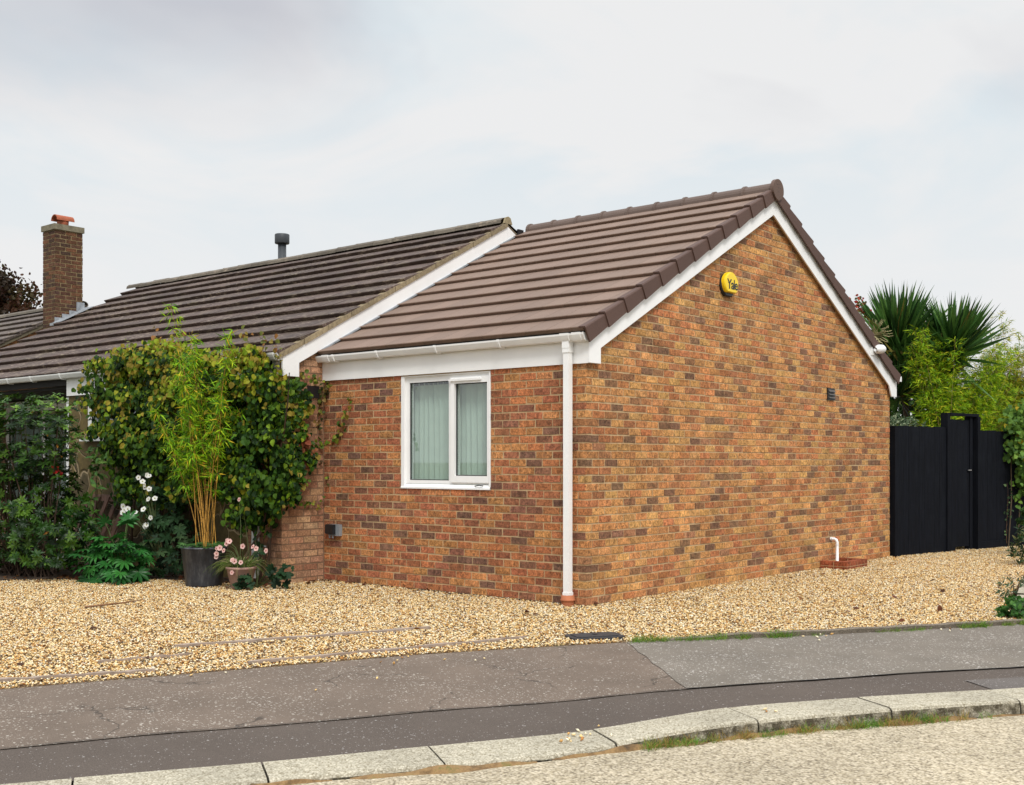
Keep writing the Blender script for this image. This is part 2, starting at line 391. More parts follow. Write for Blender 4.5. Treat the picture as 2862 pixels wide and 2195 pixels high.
# project the joints seen in the photograph on the back line of the kerb
seen = [((1.56, -6.44)), ((2.04, -5.65)), ((2.47, -4.84)), ((2.95, -3.95)), ((3.36, -3.1)), ((3.86, -2.3)), ((4.41, -1.54))]
us = [p[0]*.52 + p[1]*.854 for p in seen]
cuts = [us[0]-.92*k for k in range(4, 0, -1)] + us + [us[-1]+.93*k for k in range(1, 9)]
klabels = {3: 'flush dropped kerb stone at the bottom left corner of the photo', 4: 'dropped kerb stone second from the bottom left corner', 5: 'dropped kerb stone in front of the long timber strips', 6: 'last flush kerb stone left of the sloping one with pebbles at its end',
           7: 'sloping transition kerb stone rising to the right behind brown moss', 8: 'full height kerb stone with thickest weeds and mossy joint at its left end', 9: 'full height kerb stone behind the clump of yellow grass', 10: 'kerb stone at the right edge of the photo'}
for i in range(len(cuts)-1):
    if cuts[i] < -9.5: continue
    a, b = cuts[i]+.006, cuts[i+1]-.006
    q = np.linspace(a, b, 8)
    Kq, Tq = bypar(np.array(Kp), q), bypar(np.array(Tp), q)
    nn = Tq-Kq; nn[:, 2] = 0; nn /= np.linalg.norm(nn, axis=1)[:, None]
    dz = random.uniform(-.003, .003); zoff = np.array([0, 0, .008+dz]); V = []
    for j in range(8):
        k, t_ = Kq[j], Tq[j]
        drop = min(1, max(0, (-.06-t_[2])/.06)); rr = .018 + .0*drop
        top = t_ + zoff
        V += [k+zoff*1.0+(0, 0, -.2), k+zoff, top - nn[j]*(.03) + (0, 0, .0), top - nn[j]*.008 + (0, 0, -.006), top + nn[j]*.004+(0, 0, -.02), np.array([*(t_+nn[j]*.02)[:2], roadz-.1])]
    n6 = 6
    f = [(j*n6+k, (j+1)*n6+k, (j+1)*n6+k+1, j*n6+k+1) for j in range(7) for k in range(n6-1)]
    f += [tuple(range(n6)), tuple(range(7*n6, 8*n6))[::-1]]
    c0 = tuple(np.mean(Kq, 0))
    o = MB().add(np.array(V), f).build('kerb_stone', M_kerb, loc=c0)
    lab = klabels.get(i, 'pale concrete kerb stone beyond the edge of the photo')
    tag(o, lab, 'kerb stone', 'kerb stones along the road edge')

# gravel bed
Eg = [tuple(p) for p in Ep]
gb = [(-15.5, -12, -.012)] + [(p[0], p[1], -.016) for p in Ep] + [(9, 14, -.016), (-.02, 14, -.016), (-.02, -.02, -.016), (-15.5, -.02, -.016)]
# simple fan: strip from the footway line back to the house line
bk = []
for p in Ep:
    bk.append((p[0]-16, p[1]+10.2, -.016))
gmb = MB(); GA = np.array([(p[0], p[1], -.016) for p in Ep]); GB = np.array(bk)
gmb.add(np.stack([GA, GB], 1).reshape(-1, 3), [(2*i, 2*i+1, 2*i+3, 2*i+2) for i in range(len(ts)-1)])
tag(gmb.build('gravel_bed', M_gbed), kind='structure')
MB().box(-15, 12, 8, 30, -.2, -.03).build('garden_soil', M_soil); tag(bpy.data.objects['garden_soil'], kind='structure')
# planting bed soil in front of the old house
bed = [(-12, -4.5), (-9, -3.9), (-7.3, -3.0), (-6.5, -1.95), (-5.9, -1.4), (-5.2, -1.15), (-4.5, -.95), (-4.08, -.8), (-4.08, -.6), (-12, -.6)]
tag(MB().prism(bed, 2, -.1, .012).build('planting_bed', M_soil), kind='structure')

# ---- gravel stones
def inside(P, poly):
    x, y = P[:, 0], P[:, 1]; r = np.zeros(len(P), bool); n = len(poly)
    for i in range(n):
        x0, y0 = poly[i][:2]; x1, y1 = poly[(i+1) % n][:2]
        c = ((y0 > y) != (y1 > y)) & (x < (x1-x0)*(y-y0)/((y1-y0) if y1 != y0 else 1e-9)+x0); r ^= c
    return r
region = [(-9.5, -6.5), (-2.2, -8.5)] + [(p[0]-.012, p[1]) for p in Ep if p[1] > -8.4 and p[1] < 2.3] + [(3.55, 1.85), (2.75, 5.2), (2.6, 12), (.0, 12), (0.0, 7.9), (.0, 0), (-4.04, 0), (-4.04, -.8)] + bed[:8][::-1][1:] + [(-12, -5)]
N = 760000
P = np.stack([rng.uniform(-10, 4.2, N), rng.uniform(-8.6, 12, N)], 1)
P = P[inside(P, region)]
cp = np.array([6.903, -9.4]); fw = np.array([-.643, .766]); rt = np.array([.766, .643])
dd = (P-cp) @ fw; uu = (P-cp) @ rt; P = P[(abs(uu) < dd*.50+1.3)]
dist = np.linalg.norm(P-cp, axis=1)
P = P[rng.random(len(P)) < np.clip(1.25 - dist*.022, .55, 1)]
n = len(P)
octv = np.array([(1, 0, 0), (0, 1, 0), (-1, 0, 0), (0, -1, 0), (0, 0, 1), (0, 0, -1)], float)
octf = np.array([(0, 1, 4), (1, 2, 4), (2, 3, 4), (3, 0, 4), (1, 0, 5), (2, 1, 5), (3, 2, 5), (0, 3, 5)])
def rotm(yaw, tx, ty):
    cz, sz, cx, sx, cy, sy = np.cos(yaw), np.sin(yaw), np.cos(tx), np.sin(tx), np.cos(ty), np.sin(ty)
    z = np.zeros_like(yaw); o = z+1
    Rz = np.stack([cz, -sz, z, sz, cz, z, z, z, o], 1).reshape(-1, 3, 3)
    Rx = np.stack([o, z, z, z, cx, -sx, z, sx, cx], 1).reshape(-1, 3, 3)
    Ry = np.stack([cy, z, sy, z, o, z, -sy, z, cy], 1).reshape(-1, 3, 3)
    return Rz @ Rx @ Ry
def stones(P, z, sc, pal, pw):
    n = len(P); Rm = rotm(rng.uniform(0, 6.28, n), rng.normal(0, .45, n), rng.normal(0, .45, n))
    ax = np.stack([rng.uniform(.008, .019, n), rng.uniform(.006, .0115, n), rng.uniform(.0045, .008, n)], 1)*sc[:, None]
    V = octv[None]*ax[:, None, :]*rng.uniform(.75, 1.2, (n, 6, 1))
    V = np.einsum('nij,nkj->nki', Rm, V); V[:, :, :2] += P[:, None, :2]; V[:, :, 2] += z[:, None]
    F = (octf[None] + 6*np.arange(n)[:, None, None]).reshape(-1, 3)
    c = np.array(pal)[rng.choice(len(pal), n, p=pw)]*rng.uniform(.85, 1.12, (n, 1))
    return V.reshape(-1, 3), F, np.repeat(c, 8, 0)
pal = [(.83, .65, .36), (.75, .51, .21), (.58, .33, .105), (.88, .79, .57), (.40, .18, .05), (.22, .12, .055), (.76, .68, .55)]
pw = [.27, .24, .15, .17, .08, .05, .04]
V, F, c = stones(P, rng.uniform(-.012, .006, n), rng.uniform(.7, 1.15, n), pal, pw)
g = MB(); g.add(V, F, c); go = g.build('gravel', M_stoneg, smooth=True)
tag(go, 'loose golden yellow gravel spread over the drive', 'gravel', kind='stuff')
print('stones', n)
# a few pebbles kicked on to footway and road
Pk = []
for (x, y, z, k, sp) in ((3.0, -4.1, -.105, 14, .12), (3.62, -3.05, -.055, 3, .1), (2.66, -.32, -.008, 12, .14), (3.4, .85, -.008, 8, .15), (3.95, -2.62, -.14, 4, .12), (1.2, -3.0, -.02, 3, .25), (1.0, -4.2, -.04, 3, .3), (.75, -3.4, -.012, 5, .15), (.1, -4.75, -.012, 5, .2), (3.4, -3.6, -.14, 3, .1)):
    for _ in range(k): Pk.append((x+rng.normal(0, sp)*.52, y+rng.normal(0, sp)*.85, z))
Pk = np.array(Pk); V, F, c = stones(Pk, Pk[:, 2]+.008, np.full(len(Pk), 1.25), pal, pw)
go = MB().add(V, F, c).build('stray_pebbles', M_stoneg, smooth=True)
tag(go, 'stray yellow pebbles scattered on the footway and kerb', 'gravel', kind='stuff')

# concrete edging along the gravel on the right of the drain cover
sel = (ts > -.25) & (ts < 3.45)
Pe = Ep[sel]; nb = -nrm[sel]
m_ = MB()
A = Pe + (0, 0, 0); rowsv = []
for j, p in enumerate(Pe):
    hh = .045*min(1, j/6.0+.25) + .004*math.sin(j*1.7)
    a = p + nb[j]*.0; b = p + nb[j]*.055
    rowsv += [(a[0], a[1], -.1), (a[0], a[1], -.012+hh-.006), (a[0]+nb[j][0]*.008, a[1]+nb[j][1]*.008, -.012+hh), (b[0], b[1], -.012+hh), (b[0], b[1], -.1)]
k5 = 5; nn_ = len(Pe)
m_.add(rowsv, [(j*k5+k, (j+1)*k5+k, (j+1)*k5+k+1, j*k5+k+1) for j in range(nn_-1) for k in range(4)] + [tuple(range(5)), tuple(range((nn_-1)*5, nn_*5))[::-1]])
tag(m_.build('edging_kerb', M_edge), 'low mossy concrete edging holding the gravel back from the footway', 'edging')
# border edging at the right edge of the drive
b0, b1 = np.array((2.66, 5.6)), np.array((3.60, 1.86)); d = (b1-b0)/np.linalg.norm(b1-b0); nn2 = np.array((-d[1], d[0]))
m_ = MB(); L = np.linalg.norm(b1-b0)
e = 0; slabs = []
while e < L-.1:
    ln = min(.88, L-e); o_ = b0+d*e
    m_.obox((*o_, -.1), (*(d*(ln-.012)), 0), (*(nn2*.07), 0), (0, 0, .20+random.uniform(-.01, .01))); e += ln
tag(m_.build('border_edging', M_kerb), 'pale concrete edging slabs bordering the gravel at the right edge', 'edging')
tag(MB().prism([(2.74, 5.7), (3.68, 1.9), (3.9, 1.8), (9, 9), (9, 14), (2.6, 14)], 2, -.1, .06).build('right_border_soil', M_soil), kind='structure')
bpy.data.objects['right_border_soil'].name = 'border_soil'

# timber strips lying flush in the gravel
for (a, b, wd, lab) in (((-.97, -4.18), (-.13, -2.15), .085, 'longest weathered timber strip showing through the gravel below the window'),
                        ((.08, -4.26), (.87, -2.02), .055, 'thin dark edged timber strip nearest the footway in the gravel'),
                        ((-.66, -5.78), (-.17, -4.87), .07, 'timber strip at the left edge of the photo near the footway'),
                        ((-.78, -4.95), (-.55, -4.3), .03, 'short sliver of timber between the two long strips on the left')):
    a = np.array(a); b = np.array(b); d = b-a; L = np.linalg.norm(d); d /= L; nn2 = np.array((-d[1], d[0]))
    m_ = MB(); nseg = 24; V = []
    for k in range(nseg+1):
        p = a+d*L*k/nseg; w0 = wd*(.6+.4*math.sin(k*1.3)+random.uniform(-.2, .2)); z = .017+.003*math.sin(k*.9)
        V += [(*(p-nn2*w0*.5), z-.02), (*(p-nn2*w0*.5), z), (*(p+nn2*w0*.5), z), (*(p+nn2*w0*.5), z-.02)]
    m_.add(V, [(k*4+j, (k+1)*4+j, (k+1)*4+j+1, k*4+j+1) for k in range(nseg) for j in range(3)] + [(0, 1, 2, 3), tuple(range(nseg*4, nseg*4+4))[::-1]])
    tag(m_.build('timber_strip', M_wood, loc=(*a, 0)), lab, 'timber', 'timber strips flush in the gravel')
# twig
tag(MB().tube([(-3.70, -3.40, .02), (-3.6, -3.2, .035), (-3.68, -3.0, .025), (-3.62, -2.82, .04)], [.012, .011, .009, .004], 5, (.22, .11, .05)).build('twig', M_stem), 'thin brown twig lying on the gravel at the left', 'twig')

# drain cover in the gravel near the footway
dc = MB(); cx_, cy_ = 1.265, -1.60
th = math.atan2(.854, .52); c_, s_ = math.cos(th), math.sin(th)
def rot(x, y): return (cx_+x*c_-y*s_, cy_+x*s_+y*c_)
poly = [rot(x, y) for x, y in ((-.235, -.10), (-.20, -.135), (-.08, -.15), (.08, -.15), (.20, -.135), (.235, -.10), (.235, .10), (.20, .14), (-.20, .14), (-.235, .10))]
mc = plain('cast_iron', (.03, .031, .034), .6, .3, 20, .4)
o = MB().prism(poly, 2, -.05, .012).build('drain_cover', mc)
tag(o, 'dark grey drain cover set in the gravel beside the footway', 'drain cover')
o2 = MB().prism([rot(x*.80, y*.74) for x, y in ((-.235, -.10), (-.2, -.135), (.2, -.135), (.235, -.1), (.235, .1), (.2, .14), (-.2, .14), (-.235, .1))], 2, .0115, .019).build('lid', mc, o)
MB().box(cx_-.02, cx_+.02, cy_-.01, cy_+.01, .018, .024).build('key_hole', M_black, o)

# ================================================================== the bungalow
house = empty('bungalow', 'single storey brick bungalow with brown tiled gabled extension and older weathered roof', 'bungalow')
def clip_poly(P, poly):
    """Sutherland-Hodgman against a convex counter-clockwise polygon"""
    for i in range(len(poly)):
        a, b = poly[i], poly[(i+1) % len(poly)]; Q = []
        def sd_(p): return (b[0]-a[0])*(p[1]-a[1]) - (b[1]-a[1])*(p[0]-a[0])
        for j in range(len(P)):
            p, q = P[j], P[(j+1) % len(P)]; dp, dq = sd_(p), sd_(q)
            if dp >= 0: Q.append(p)
            if (dp >= 0) != (dq >= 0):
                t_ = dp/(dp-dq); Q.append((p[0]+t_*(q[0]-p[0]), p[1]+t_*(q[1]-p[1])))
        P = Q
        if len(P) < 3: return []
    return P
def pick(pal):
    r = random.random(); s_ = 0
    for wgt, c in pal:
        s_ += wgt
        if r < s_: break
    k = random.uniform(.82, 1.16); return tuple(min(.9, v*k*random.uniform(.95, 1.05)) for v in c)
def brick_wall(mb, fn, u0, u1, z0, z1, poly, pal, openings=(), ch=.0833, bl=.214, jt=.0115, proud=.0055, quoin_l=None, quoin_r=None, jit=.0027, relief=.0030):
    k = 0; z = z0
    while z < z1:
        a, b = z+jt*.5, z+ch-jt*.5
        odd = k % 2; u = u0 - (0 if odd else (bl+jt)/2)
        if quoin_l is not None or quoin_r is not None: pass
        while u < u1:
            ub = u+bl+random.uniform(-.004, .004); lo, hi = max(u, u0), min(ub, u1)
            col = pick(pal)
            if quoin_l is not None and u <= u0+.001: col = quoin_l.setdefault(k, col)
            if quoin_r is not None and ub >= u1-.001: col = quoin_r.setdefault(k, col)
            spans = [(lo, hi)] if hi-lo > .02 else []
            for (oa, ob, oc, od) in openings:
                if b > oc and a < od:
                    ns = []
                    for (s0, s1) in spans:
                        if s1 <= oa or s0 >= ob: ns.append((s0, s1)); continue
                        if oa-s0 > .02: ns.append((s0, oa-.003))
                        if s1-ob > .02: ns.append((ob+.003, s1))
                    spans = ns
            for (s0, s1) in spans:
                J = lambda: random.uniform(-jit, jit)
                nseg = 3; P = []
                P = [(s0+J(), a+J()), ((s0+s1)/2, a+J()), (s1+J(), a+J()), (s1+J(), b+J()), ((s0+s1)/2, b+J()), (s0+J(), b+J())]
                if s0 <= u0+.001: P[0] = (s0, P[0][1]); P[5] = (s0, P[5][1])
                if s1 >= u1-.001: P[2] = (s1, P[2][1]); P[3] = (s1, P[3][1])
                if poly is not None: P = clip_poly(P, poly)
                if len(P) < 3: continue
                cu = sum(p[0] for p in P)/len(P); cz = sum(p[1] for p in P)/len(P)
                pr = proud + random.uniform(-relief, relief); tu = random.uniform(-.014, .014); n = len(P)
                Q = [(cu+(p[0]-cu)*(1-.003/max(.02, abs(p[0]-cu))) if abs(p[0]-cu) > .02 else p[0], cz+(p[1]-cz)*.92) for p in P]
                V = [fn(p[0], p[1], -.004) for p in P] + [fn(q[0], q[1], pr+tu*(q[0]-cu)) for q in Q]
                F = [tuple(range(n, 2*n))] + [(i, (i+1) % n, n+(i+1) % n, n+i) for i in range(n)]
                mb.add(V, F, col)
            u = ub+jt
        z += ch; k += 1
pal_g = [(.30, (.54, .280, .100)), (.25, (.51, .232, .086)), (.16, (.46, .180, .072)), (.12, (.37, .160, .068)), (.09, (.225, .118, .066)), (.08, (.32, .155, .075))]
pal_f = [(.20, (.45, .200, .075)), (.27, (.43, .162, .066)), (.21, (.36, .130, .062)), (.13, (.31, .120, .060)), (.10, (.175, .088, .058)), (.09, (.24, .105, .062))]  # same brick stock as the gable; the front's different light is put into these colours
pal_old = [(.5, (.36, .195, .110)), (.3, (.31, .155, .088)), (.2, (.41, .24, .135))]
pal_ch = [(.55, (.090, .044, .026)), (.25, (.125, .055, .028)), (.2, (.065, .036, .024))]
W = 7.93; RY = 3.965; BR = 4.64+.12
quoin = {}; quoin_b = {}
# gable wall: mortar body + bricks
gp = [(0, -.3), (W, -.3), (W, 2.66), (RY, 4.74), (0, 2.66)]
gw = MB().prism(gp, 0, -.12, 0).build('gable_wall', M_mortar, house)
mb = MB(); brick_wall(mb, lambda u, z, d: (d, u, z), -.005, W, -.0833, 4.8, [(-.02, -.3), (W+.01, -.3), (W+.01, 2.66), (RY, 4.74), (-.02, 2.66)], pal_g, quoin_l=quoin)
mb.build('brickwork', M_brick, gw)
# front wall with the window opening
X0 = -4.04; wx0, wx1, wz0, wz1 = -2.665, -1.285, 1.165, 2.462
mb = MB()
mb.box(X0, wx0, 0, .12, -.3, 2.72); mb.box(wx1, -.12, 0, .12, -.3, 2.72); mb.box(wx0, wx1, 0, .12, -.3, wz0); mb.box(wx0, wx1, 0, .12, wz1, 2.72)
fwall = mb.build('front_wall', M_mortar, house)
MB().box(-.12, -.0005, .0005, .12, -.3, 2.70).build('corner_core', M_mortar, fwall)
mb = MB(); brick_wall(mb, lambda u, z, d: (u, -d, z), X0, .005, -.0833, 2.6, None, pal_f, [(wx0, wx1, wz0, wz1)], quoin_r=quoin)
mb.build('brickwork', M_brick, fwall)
MB().box(X0, -.02, -.012, 0, -.3, .004).build('damp_course', M_black, fwall)
MB().box(X0, -.12, W-.1, W, -.3, 2.7).build('rear_wall', M_mortar, house)

# ---- roof of the extension
def slope_frame(y0, z0, y1, z1):
    L = math.hypot(y1-y0, z1-z0); s_ = np.array((0, (y1-y0)/L, (z1-z0)/L)); n = np.array((0, -s_[2]*np.sign(y1-y0), abs(s_[1]))); return L, s_, n
def tiled(mb, x0, x1, y0, z0, y1, z1, nc, tw, T, base, var, gap=.014, xl=None, wob=0.0, stag=0.0):
    L, s_, n = slope_frame(y0, z0, y1, z1); g = L/nc; o = np.array((0, y0, z0))
    for i in range(nc):
        lo = x0 if xl is None else xl
        x = x0 - random.uniform(0, .001) - (stag*tw if i % 2 else 0)
        dl, du = i*g-.012, min((i+1)*g+.03, L)
        while x < x1:
            a, b = max(x, x0), min(x+tw-gap, x1)
            if b-a > .03:
                k = random.uniform(1-var, 1+var); c = tuple(v*k for v in base)
                w1, w2, w3 = (random.uniform(-wob, wob) for _ in range(3))
                P = lambda xx, d, h: tuple(o + s_*d + n*h + np.array((xx, 0, 0)))
                V = [P(a, dl+w3+.022, -.006), P(b, dl+w3+.022, -.006), P(b, dl+w3, T+w1-.007), P(a, dl+w3, T+w2-.007), P(b, dl+.006+w3, T+w1), P(a, dl+.006+w3, T+w2), P(b, du, .004), P(a, du, .004), P(b, du, -.02), P(a, du, -.02)]
                F = [(0, 1, 2, 3), (3, 2, 4, 5), (5, 4, 6, 7), (1, 8, 6, 4, 2), (0, 3, 5, 7, 9), (0, 9, 8, 1)]
                mb.add(V, F, c)
            x += tw
    return g
def roof_z(y): return 2.800+.528*(y+.12) if y < RY else 2.800+.528*(2*RY-y+.12)
zr = roof_z(RY)
rp = [(-.10, 2.70), (0, 2.72), (RY, zr-.13), (W, 2.72), (W+.10, 2.70), (W+.12, 2.79), (RY, zr-.01), (-.12, 2.79)]
roof = MB().prism(rp, 0, -4.0, .045).build('roof', M_dark, house)
for nm, ya, yb in (('roof_slope', -.135, RY), ('roof_slope', 2*RY+.135, RY)):
    mb = MB(); g12 = tiled(mb, -3.98, .075, ya, roof_z(-.135), yb, zr, 12, .30, .048, (.205, .138, .104), .085, .005)
    mb.build(nm, M_tile, roof)
# eaves felt strip, dark line below the lowest tiles
MB().box(-4.0, .04, -.118, -.045, 2.765, 2.786).build('eaves_tray', M_black, roof)
# verge tiles
m_v = tile_mat('verge_tile_brown', None, None, 0, .06)
for ya, yb in ((-.135, RY), (2*RY+.135, RY)):
    L, s_, n = slope_frame(ya, roof_z(-.135), yb, zr); g = L/12; o = np.array((0, ya, roof_z(-.135)))
    for i in range(12):
        dl, du = i*g-.022, (i+1)*g-.002
        P = lambda x, d, h: tuple(o + s_*d + n*h + np.array((x, 0, 0)))
        prof_l = [(.118, -.125), (.118, .035), (.108, .050), (.03, .052), (.03, .036), (.098, .030), (.098, -.125)]
        prof_u = [(.104, -.112), (.104, .010), (.096, .022), (.03, .022), (.03, .006), (.088, .004), (.088, -.112)]
        V = []; segs = 5
        for k in range(segs+1):
            f = k/segs
            for (pl, pu) in zip(prof_l, prof_u):
                xx = pl[0]+(pu[0]-pl[0])*f; hh = pl[1]+(pu[1]-pl[1])*f
                bow = (-.018*((hh+.04)/.09)**2 if k == 0 else 0)*-1
                V.append(P(xx, dl+(du-dl)*f + bow*.5, hh))
        n7 = 7; F = [(k*n7+j, k*n7+(j+1) % n7, (k+1)*n7+(j+1) % n7, (k+1)*n7+j) for k in range(segs) for j in range(n7)] + [tuple(range(n7))[::-1], tuple(range(segs*n7, segs*n7+n7))]
        kk = random.uniform(.93, 1.07)
        MB().add(V, F, (.095*kk, .054*kk, .042*kk)).build('verge_tile', m_v, roof)
# ridge tiles
def ridge_tile(x0, x1, y, z, r, mat_, parent, tint, collar=.016, name='ridge_tile', seg=10, flat=.0):
    mb = MB(); V = []; prof = []
    for xx, rr in ((x0, r+collar), (x0+.035, r+collar), (x0+.04, r), (x1, r), (x1, r-.014), (x0, r-.014)):
        prof.append((xx, rr))
    for xx, rr in prof:
        for k in range(seg+1):
            a = math.pi*(-.04 + 1.08*k/seg)
            V.append((xx, y+rr*math.cos(a)*1.0, z+rr*math.sin(a)*(1-flat)))
    n = seg+1; F = [(j*n+k, (j+1) % 6*n+k, (j+1) % 6*n+k+1, j*n+k+1) for j in range(6) for k in range(seg)]
    mb.add(V, F, tint); return mb.build(name, mat_, parent, False)
nr = 9; rl = 4.05/nr
for i in range(nr):
    kk = random.uniform(.92, 1.08)
    ridge_tile(-3.95+i*rl, -3.95+(i+1)*rl+.01, RY, zr-.025+random.uniform(-.003, .003), .105, M_tile, roof, (.125*kk, .088*kk, .072*kk))
# ridge end cap
mb = MB(); cyz = [(RY+.142*math.cos(a), zr-.02+.142*math.sin(a)) for a in np.linspace(-.3, math.pi+.3, 26)]
cyz += [(RY-.085, zr-.12), (RY, zr-.155), (RY+.085, zr-.12)]
mb.prism(cyz, 0, .085, .135, (.12, .075, .058)); cap = mb.build('ridge_end_cap', m_v, roof)
for (a, b) in ((.03, .05), (-.03, .04), (.0, .0), (.045, .0), (.01, -.05), (-.02, -.045)):
    MB().tube([(.1345, RY+a, zr+.01+b), (.1365, RY+a, zr+.01+b)], .006, 8).build('vent_hole', M_black, cap)
# barge boards
def bz(y): return 2.638+.525*(y-.167)
AP = bz(RY)
for nm, pl in (('bargeboard', [(-.035, 2.476), (.167, 2.476), (.167, 2.638), (RY-.001, AP), (RY-.001, AP+.235), (-.035, 2.735)]),
               ('bargeboard', [(W+.035+.09, 2.476), (W-.167+.09, 2.476), (W-.167, 2.638), (RY+.001, AP), (RY+.001, AP+.235), (W+.035+.09, 2.735)])):
    MB().prism(pl, 0, .048, .066).build(nm, M_white, house)
MB().prism([(W-.150, 2.655), (RY+.03, AP+.012), (RY+.03, AP+.05), (W-.12, 2.69)], 0, .007, .0475).build('verge_soffit', M_tan, house)
MB().prism([(.155, 2.655), (RY-.03, AP+.012), (RY-.03, AP+.05), (.13, 2.69)], 0, .007, .0475).build('verge_soffit', M_tan, house)
MB().box(.008, .047, -.033, .164, 2.477, 2.50).build('box_end', M_white, house)
MB().box(.008, .047, W+.05, W+.12, 2.477, 2.50).build('box_end', M_white, house)
# fascia: one board, a seam near the corner
MB().box(X0-.02, -.10, -.030, -.008, 2.474, 2.715).build('fascia', M_white, house)
MB().box(-.0985, .0470, -.034, -.008, 2.472, 2.72).build('fascia_end', M_white, house)
# gutter with brackets
def gutter(x0, x1, y, z, parent_name, brackets, m, joints=()):
    """ogee-like box gutter; y: back face, z: top"""
    prof = [(y, z), (y, z-.07), (y-.06, z-.078), (y-.085, z-.068), (y-.098, z-.045), (y-.112, z-.018), (y-.114, z), (y-.108, z), (y-.105, z-.012), (y-.09, z-.045), (y-.075, z-.062), (y-.006, z-.062), (y-.006, z)]
    g_ = MB().prism(prof, 0, x0, x1).build(parent_name, m, house)
    for xb in brackets:
        p2 = [(y-.002, z-.012), (y-.002, z-.088), (y-.06, z-.088), (y-.092, z-.076), (y-.108, z-.048), (y-.120, z-.018), (y-.120, z+.004), (y-.100, z+.004), (y-.1, z-.01), (y-.085, z-.04), (y-.06, z-.055), (y-.03, z-.06)]
        MB().prism(p2, 0, xb-.014, xb+.014).build('gutter_bracket', m, g_)
    for xj in joints:
        p2 = [(y-.002, z+.003), (y-.002, z-.084), (y-.06, z-.086), (y-.090, z-.074), (y-.105, z-.048), (y-.118, z-.018), (y-.120, z+.006), (y-.10, z+.006)]
        MB().prism(p2, 0, xj-.055, xj+.055).build('gutter_joint', m, g_)
    for xe in (x0, x1):
        p2 = [(y, z+.004), (y, z-.076), (y-.06, z-.082), (y-.088, z-.070), (y-.102, z-.045), (y-.116, z-.018), (y-.118, z+.004)]
        s_ = -1 if xe == x0 else 1
        MB().prism(p2, 0, min(xe, xe+s_*.012), max(xe, xe+s_*.012)).build('end_cap', m, g_)
    return g_
gut = gutter(-4.06, .06, -.036, 2.772, 'gutter', (-3.72, -2.95, -2.0, -1.06), M_white, (-.172, -3.86, -.02))
MB().box(-.215, -.13, -.125, -.045, 2.63, 2.70).build('outlet', M_white, gut)
dp = MB().box(-.206, -.138, -.115, -.047, .08, 2.66).build('downpipe', M_white, house)
MB().box(-.213, -.131, -.122, -.036, 2.585, 2.64).build('pipe_collar', M_white, dp)
MB().box(-.211, -.133, -.120, -.040, .09, .135).build('pipe_collar', M_white, dp)
cc = (-.172, -.081, 0)
dr = MB().lathe([(.056, -.05), (.060, -.01), (.066, .03), (.069, .045), (.077, .05), (.079, .064), (.070, .068), (.068, .105), (.056, .107), (.05, .06)], cc, 28).build('drain_socket', M_terra, house, True)

# ---- window of the extension
def window(name, x0, x1, z0, z1, yf, parent, panes, sill=True, m=M_white, blind=True, fr=.055, depth=.07, sashes=()):
    """yf: front face of the frame; panes: (xa, xb, za, zb)"""
    mb = MB(); xs = [x0] + [v for p in panes for v in (p[0], p[1])] + [x1]
    zt = max(p[3] for p in panes)
    mb.box(x0, panes[0][0], yf, yf+depth, z0, z1); mb.box(panes[-1][1], x1, yf, yf+depth, z0, z1)
    for a, b in zip(panes[:-1], panes[1:]): mb.box(a[1], b[0], yf, yf+depth, z0, z1)
    for p in panes:
        mb.box(p[0], p[1], yf, yf+depth, z0, p[2]); mb.box(p[0], p[1], yf, yf+depth, p[3], z1)
    w_ = mb.build(name, m, parent)
    for p in panes:
        MB().box(p[0]-.004, p[1]+.004, yf+.026, yf+.032, p[2]-.004, p[3]+.004).build('pane', M_glass, w_)
        g_ = MB(); q = .009
        g_.box(p[0], p[0]+q, yf+.010, yf+.0255, p[2], p[3]); g_.box(p[1]-q, p[1], yf+.010, yf+.0255, p[2], p[3])
        g_.box(p[0]+q, p[1]-q, yf+.010, yf+.0255, p[2], p[2]+q); g_.box(p[0]+q, p[1]-q, yf+.010, yf+.0255, p[3]-q, p[3])
        g_.build('gasket', M_black, w_)
    return w_
ws = window('window', wx0+.05, wx1-.02, wz0+.055, wz1-.012, .018, house, [(-2.555, -1.930, 1.258, 2.385), (-1.828, -1.338, 1.312, 2.345)])
mb = MB()   # white lining of the reveal
mb.box(wx0, wx0+.05, -.012, .09, wz0, wz1); mb.box(wx1-.02, wx1, -.012, .09, wz0, wz1); mb.box(wx0+.05, wx1-.02, -.006, .09, wz1-.012, wz1)
mb.build('reveal_trim', M_white, ws)
MB().prism([(-.020, wz0-.004), (-.020, wz0+.014), (.0175, wz0+.050), (.0175, wz0-.004)], 0, wx0+.0, wx1).build('sill', M_white, ws)
mb = MB(); q = (-1.885, -1.302, 1.238, 2.415)   # opening sash stands proud of the frame
mb.box(q[0], -1.828, -.004, .0172, q[2], q[3]); mb.box(-1.338, q[1], -.004, .0172, q[2], q[3]); mb.box(-1.828, -1.338, -.004, .0172, q[2], 1.312); mb.box(-1.828, -1.338, -.004, .0172, 2.345, q[3])
mb.build('sash', M_white, ws)
MB().box(-1.90, -1.42, -.022, -.0045, 2.372, 2.396).build('trickle_vent', M_white, ws)
mb = MB(); x = wx0+.03; i = 0
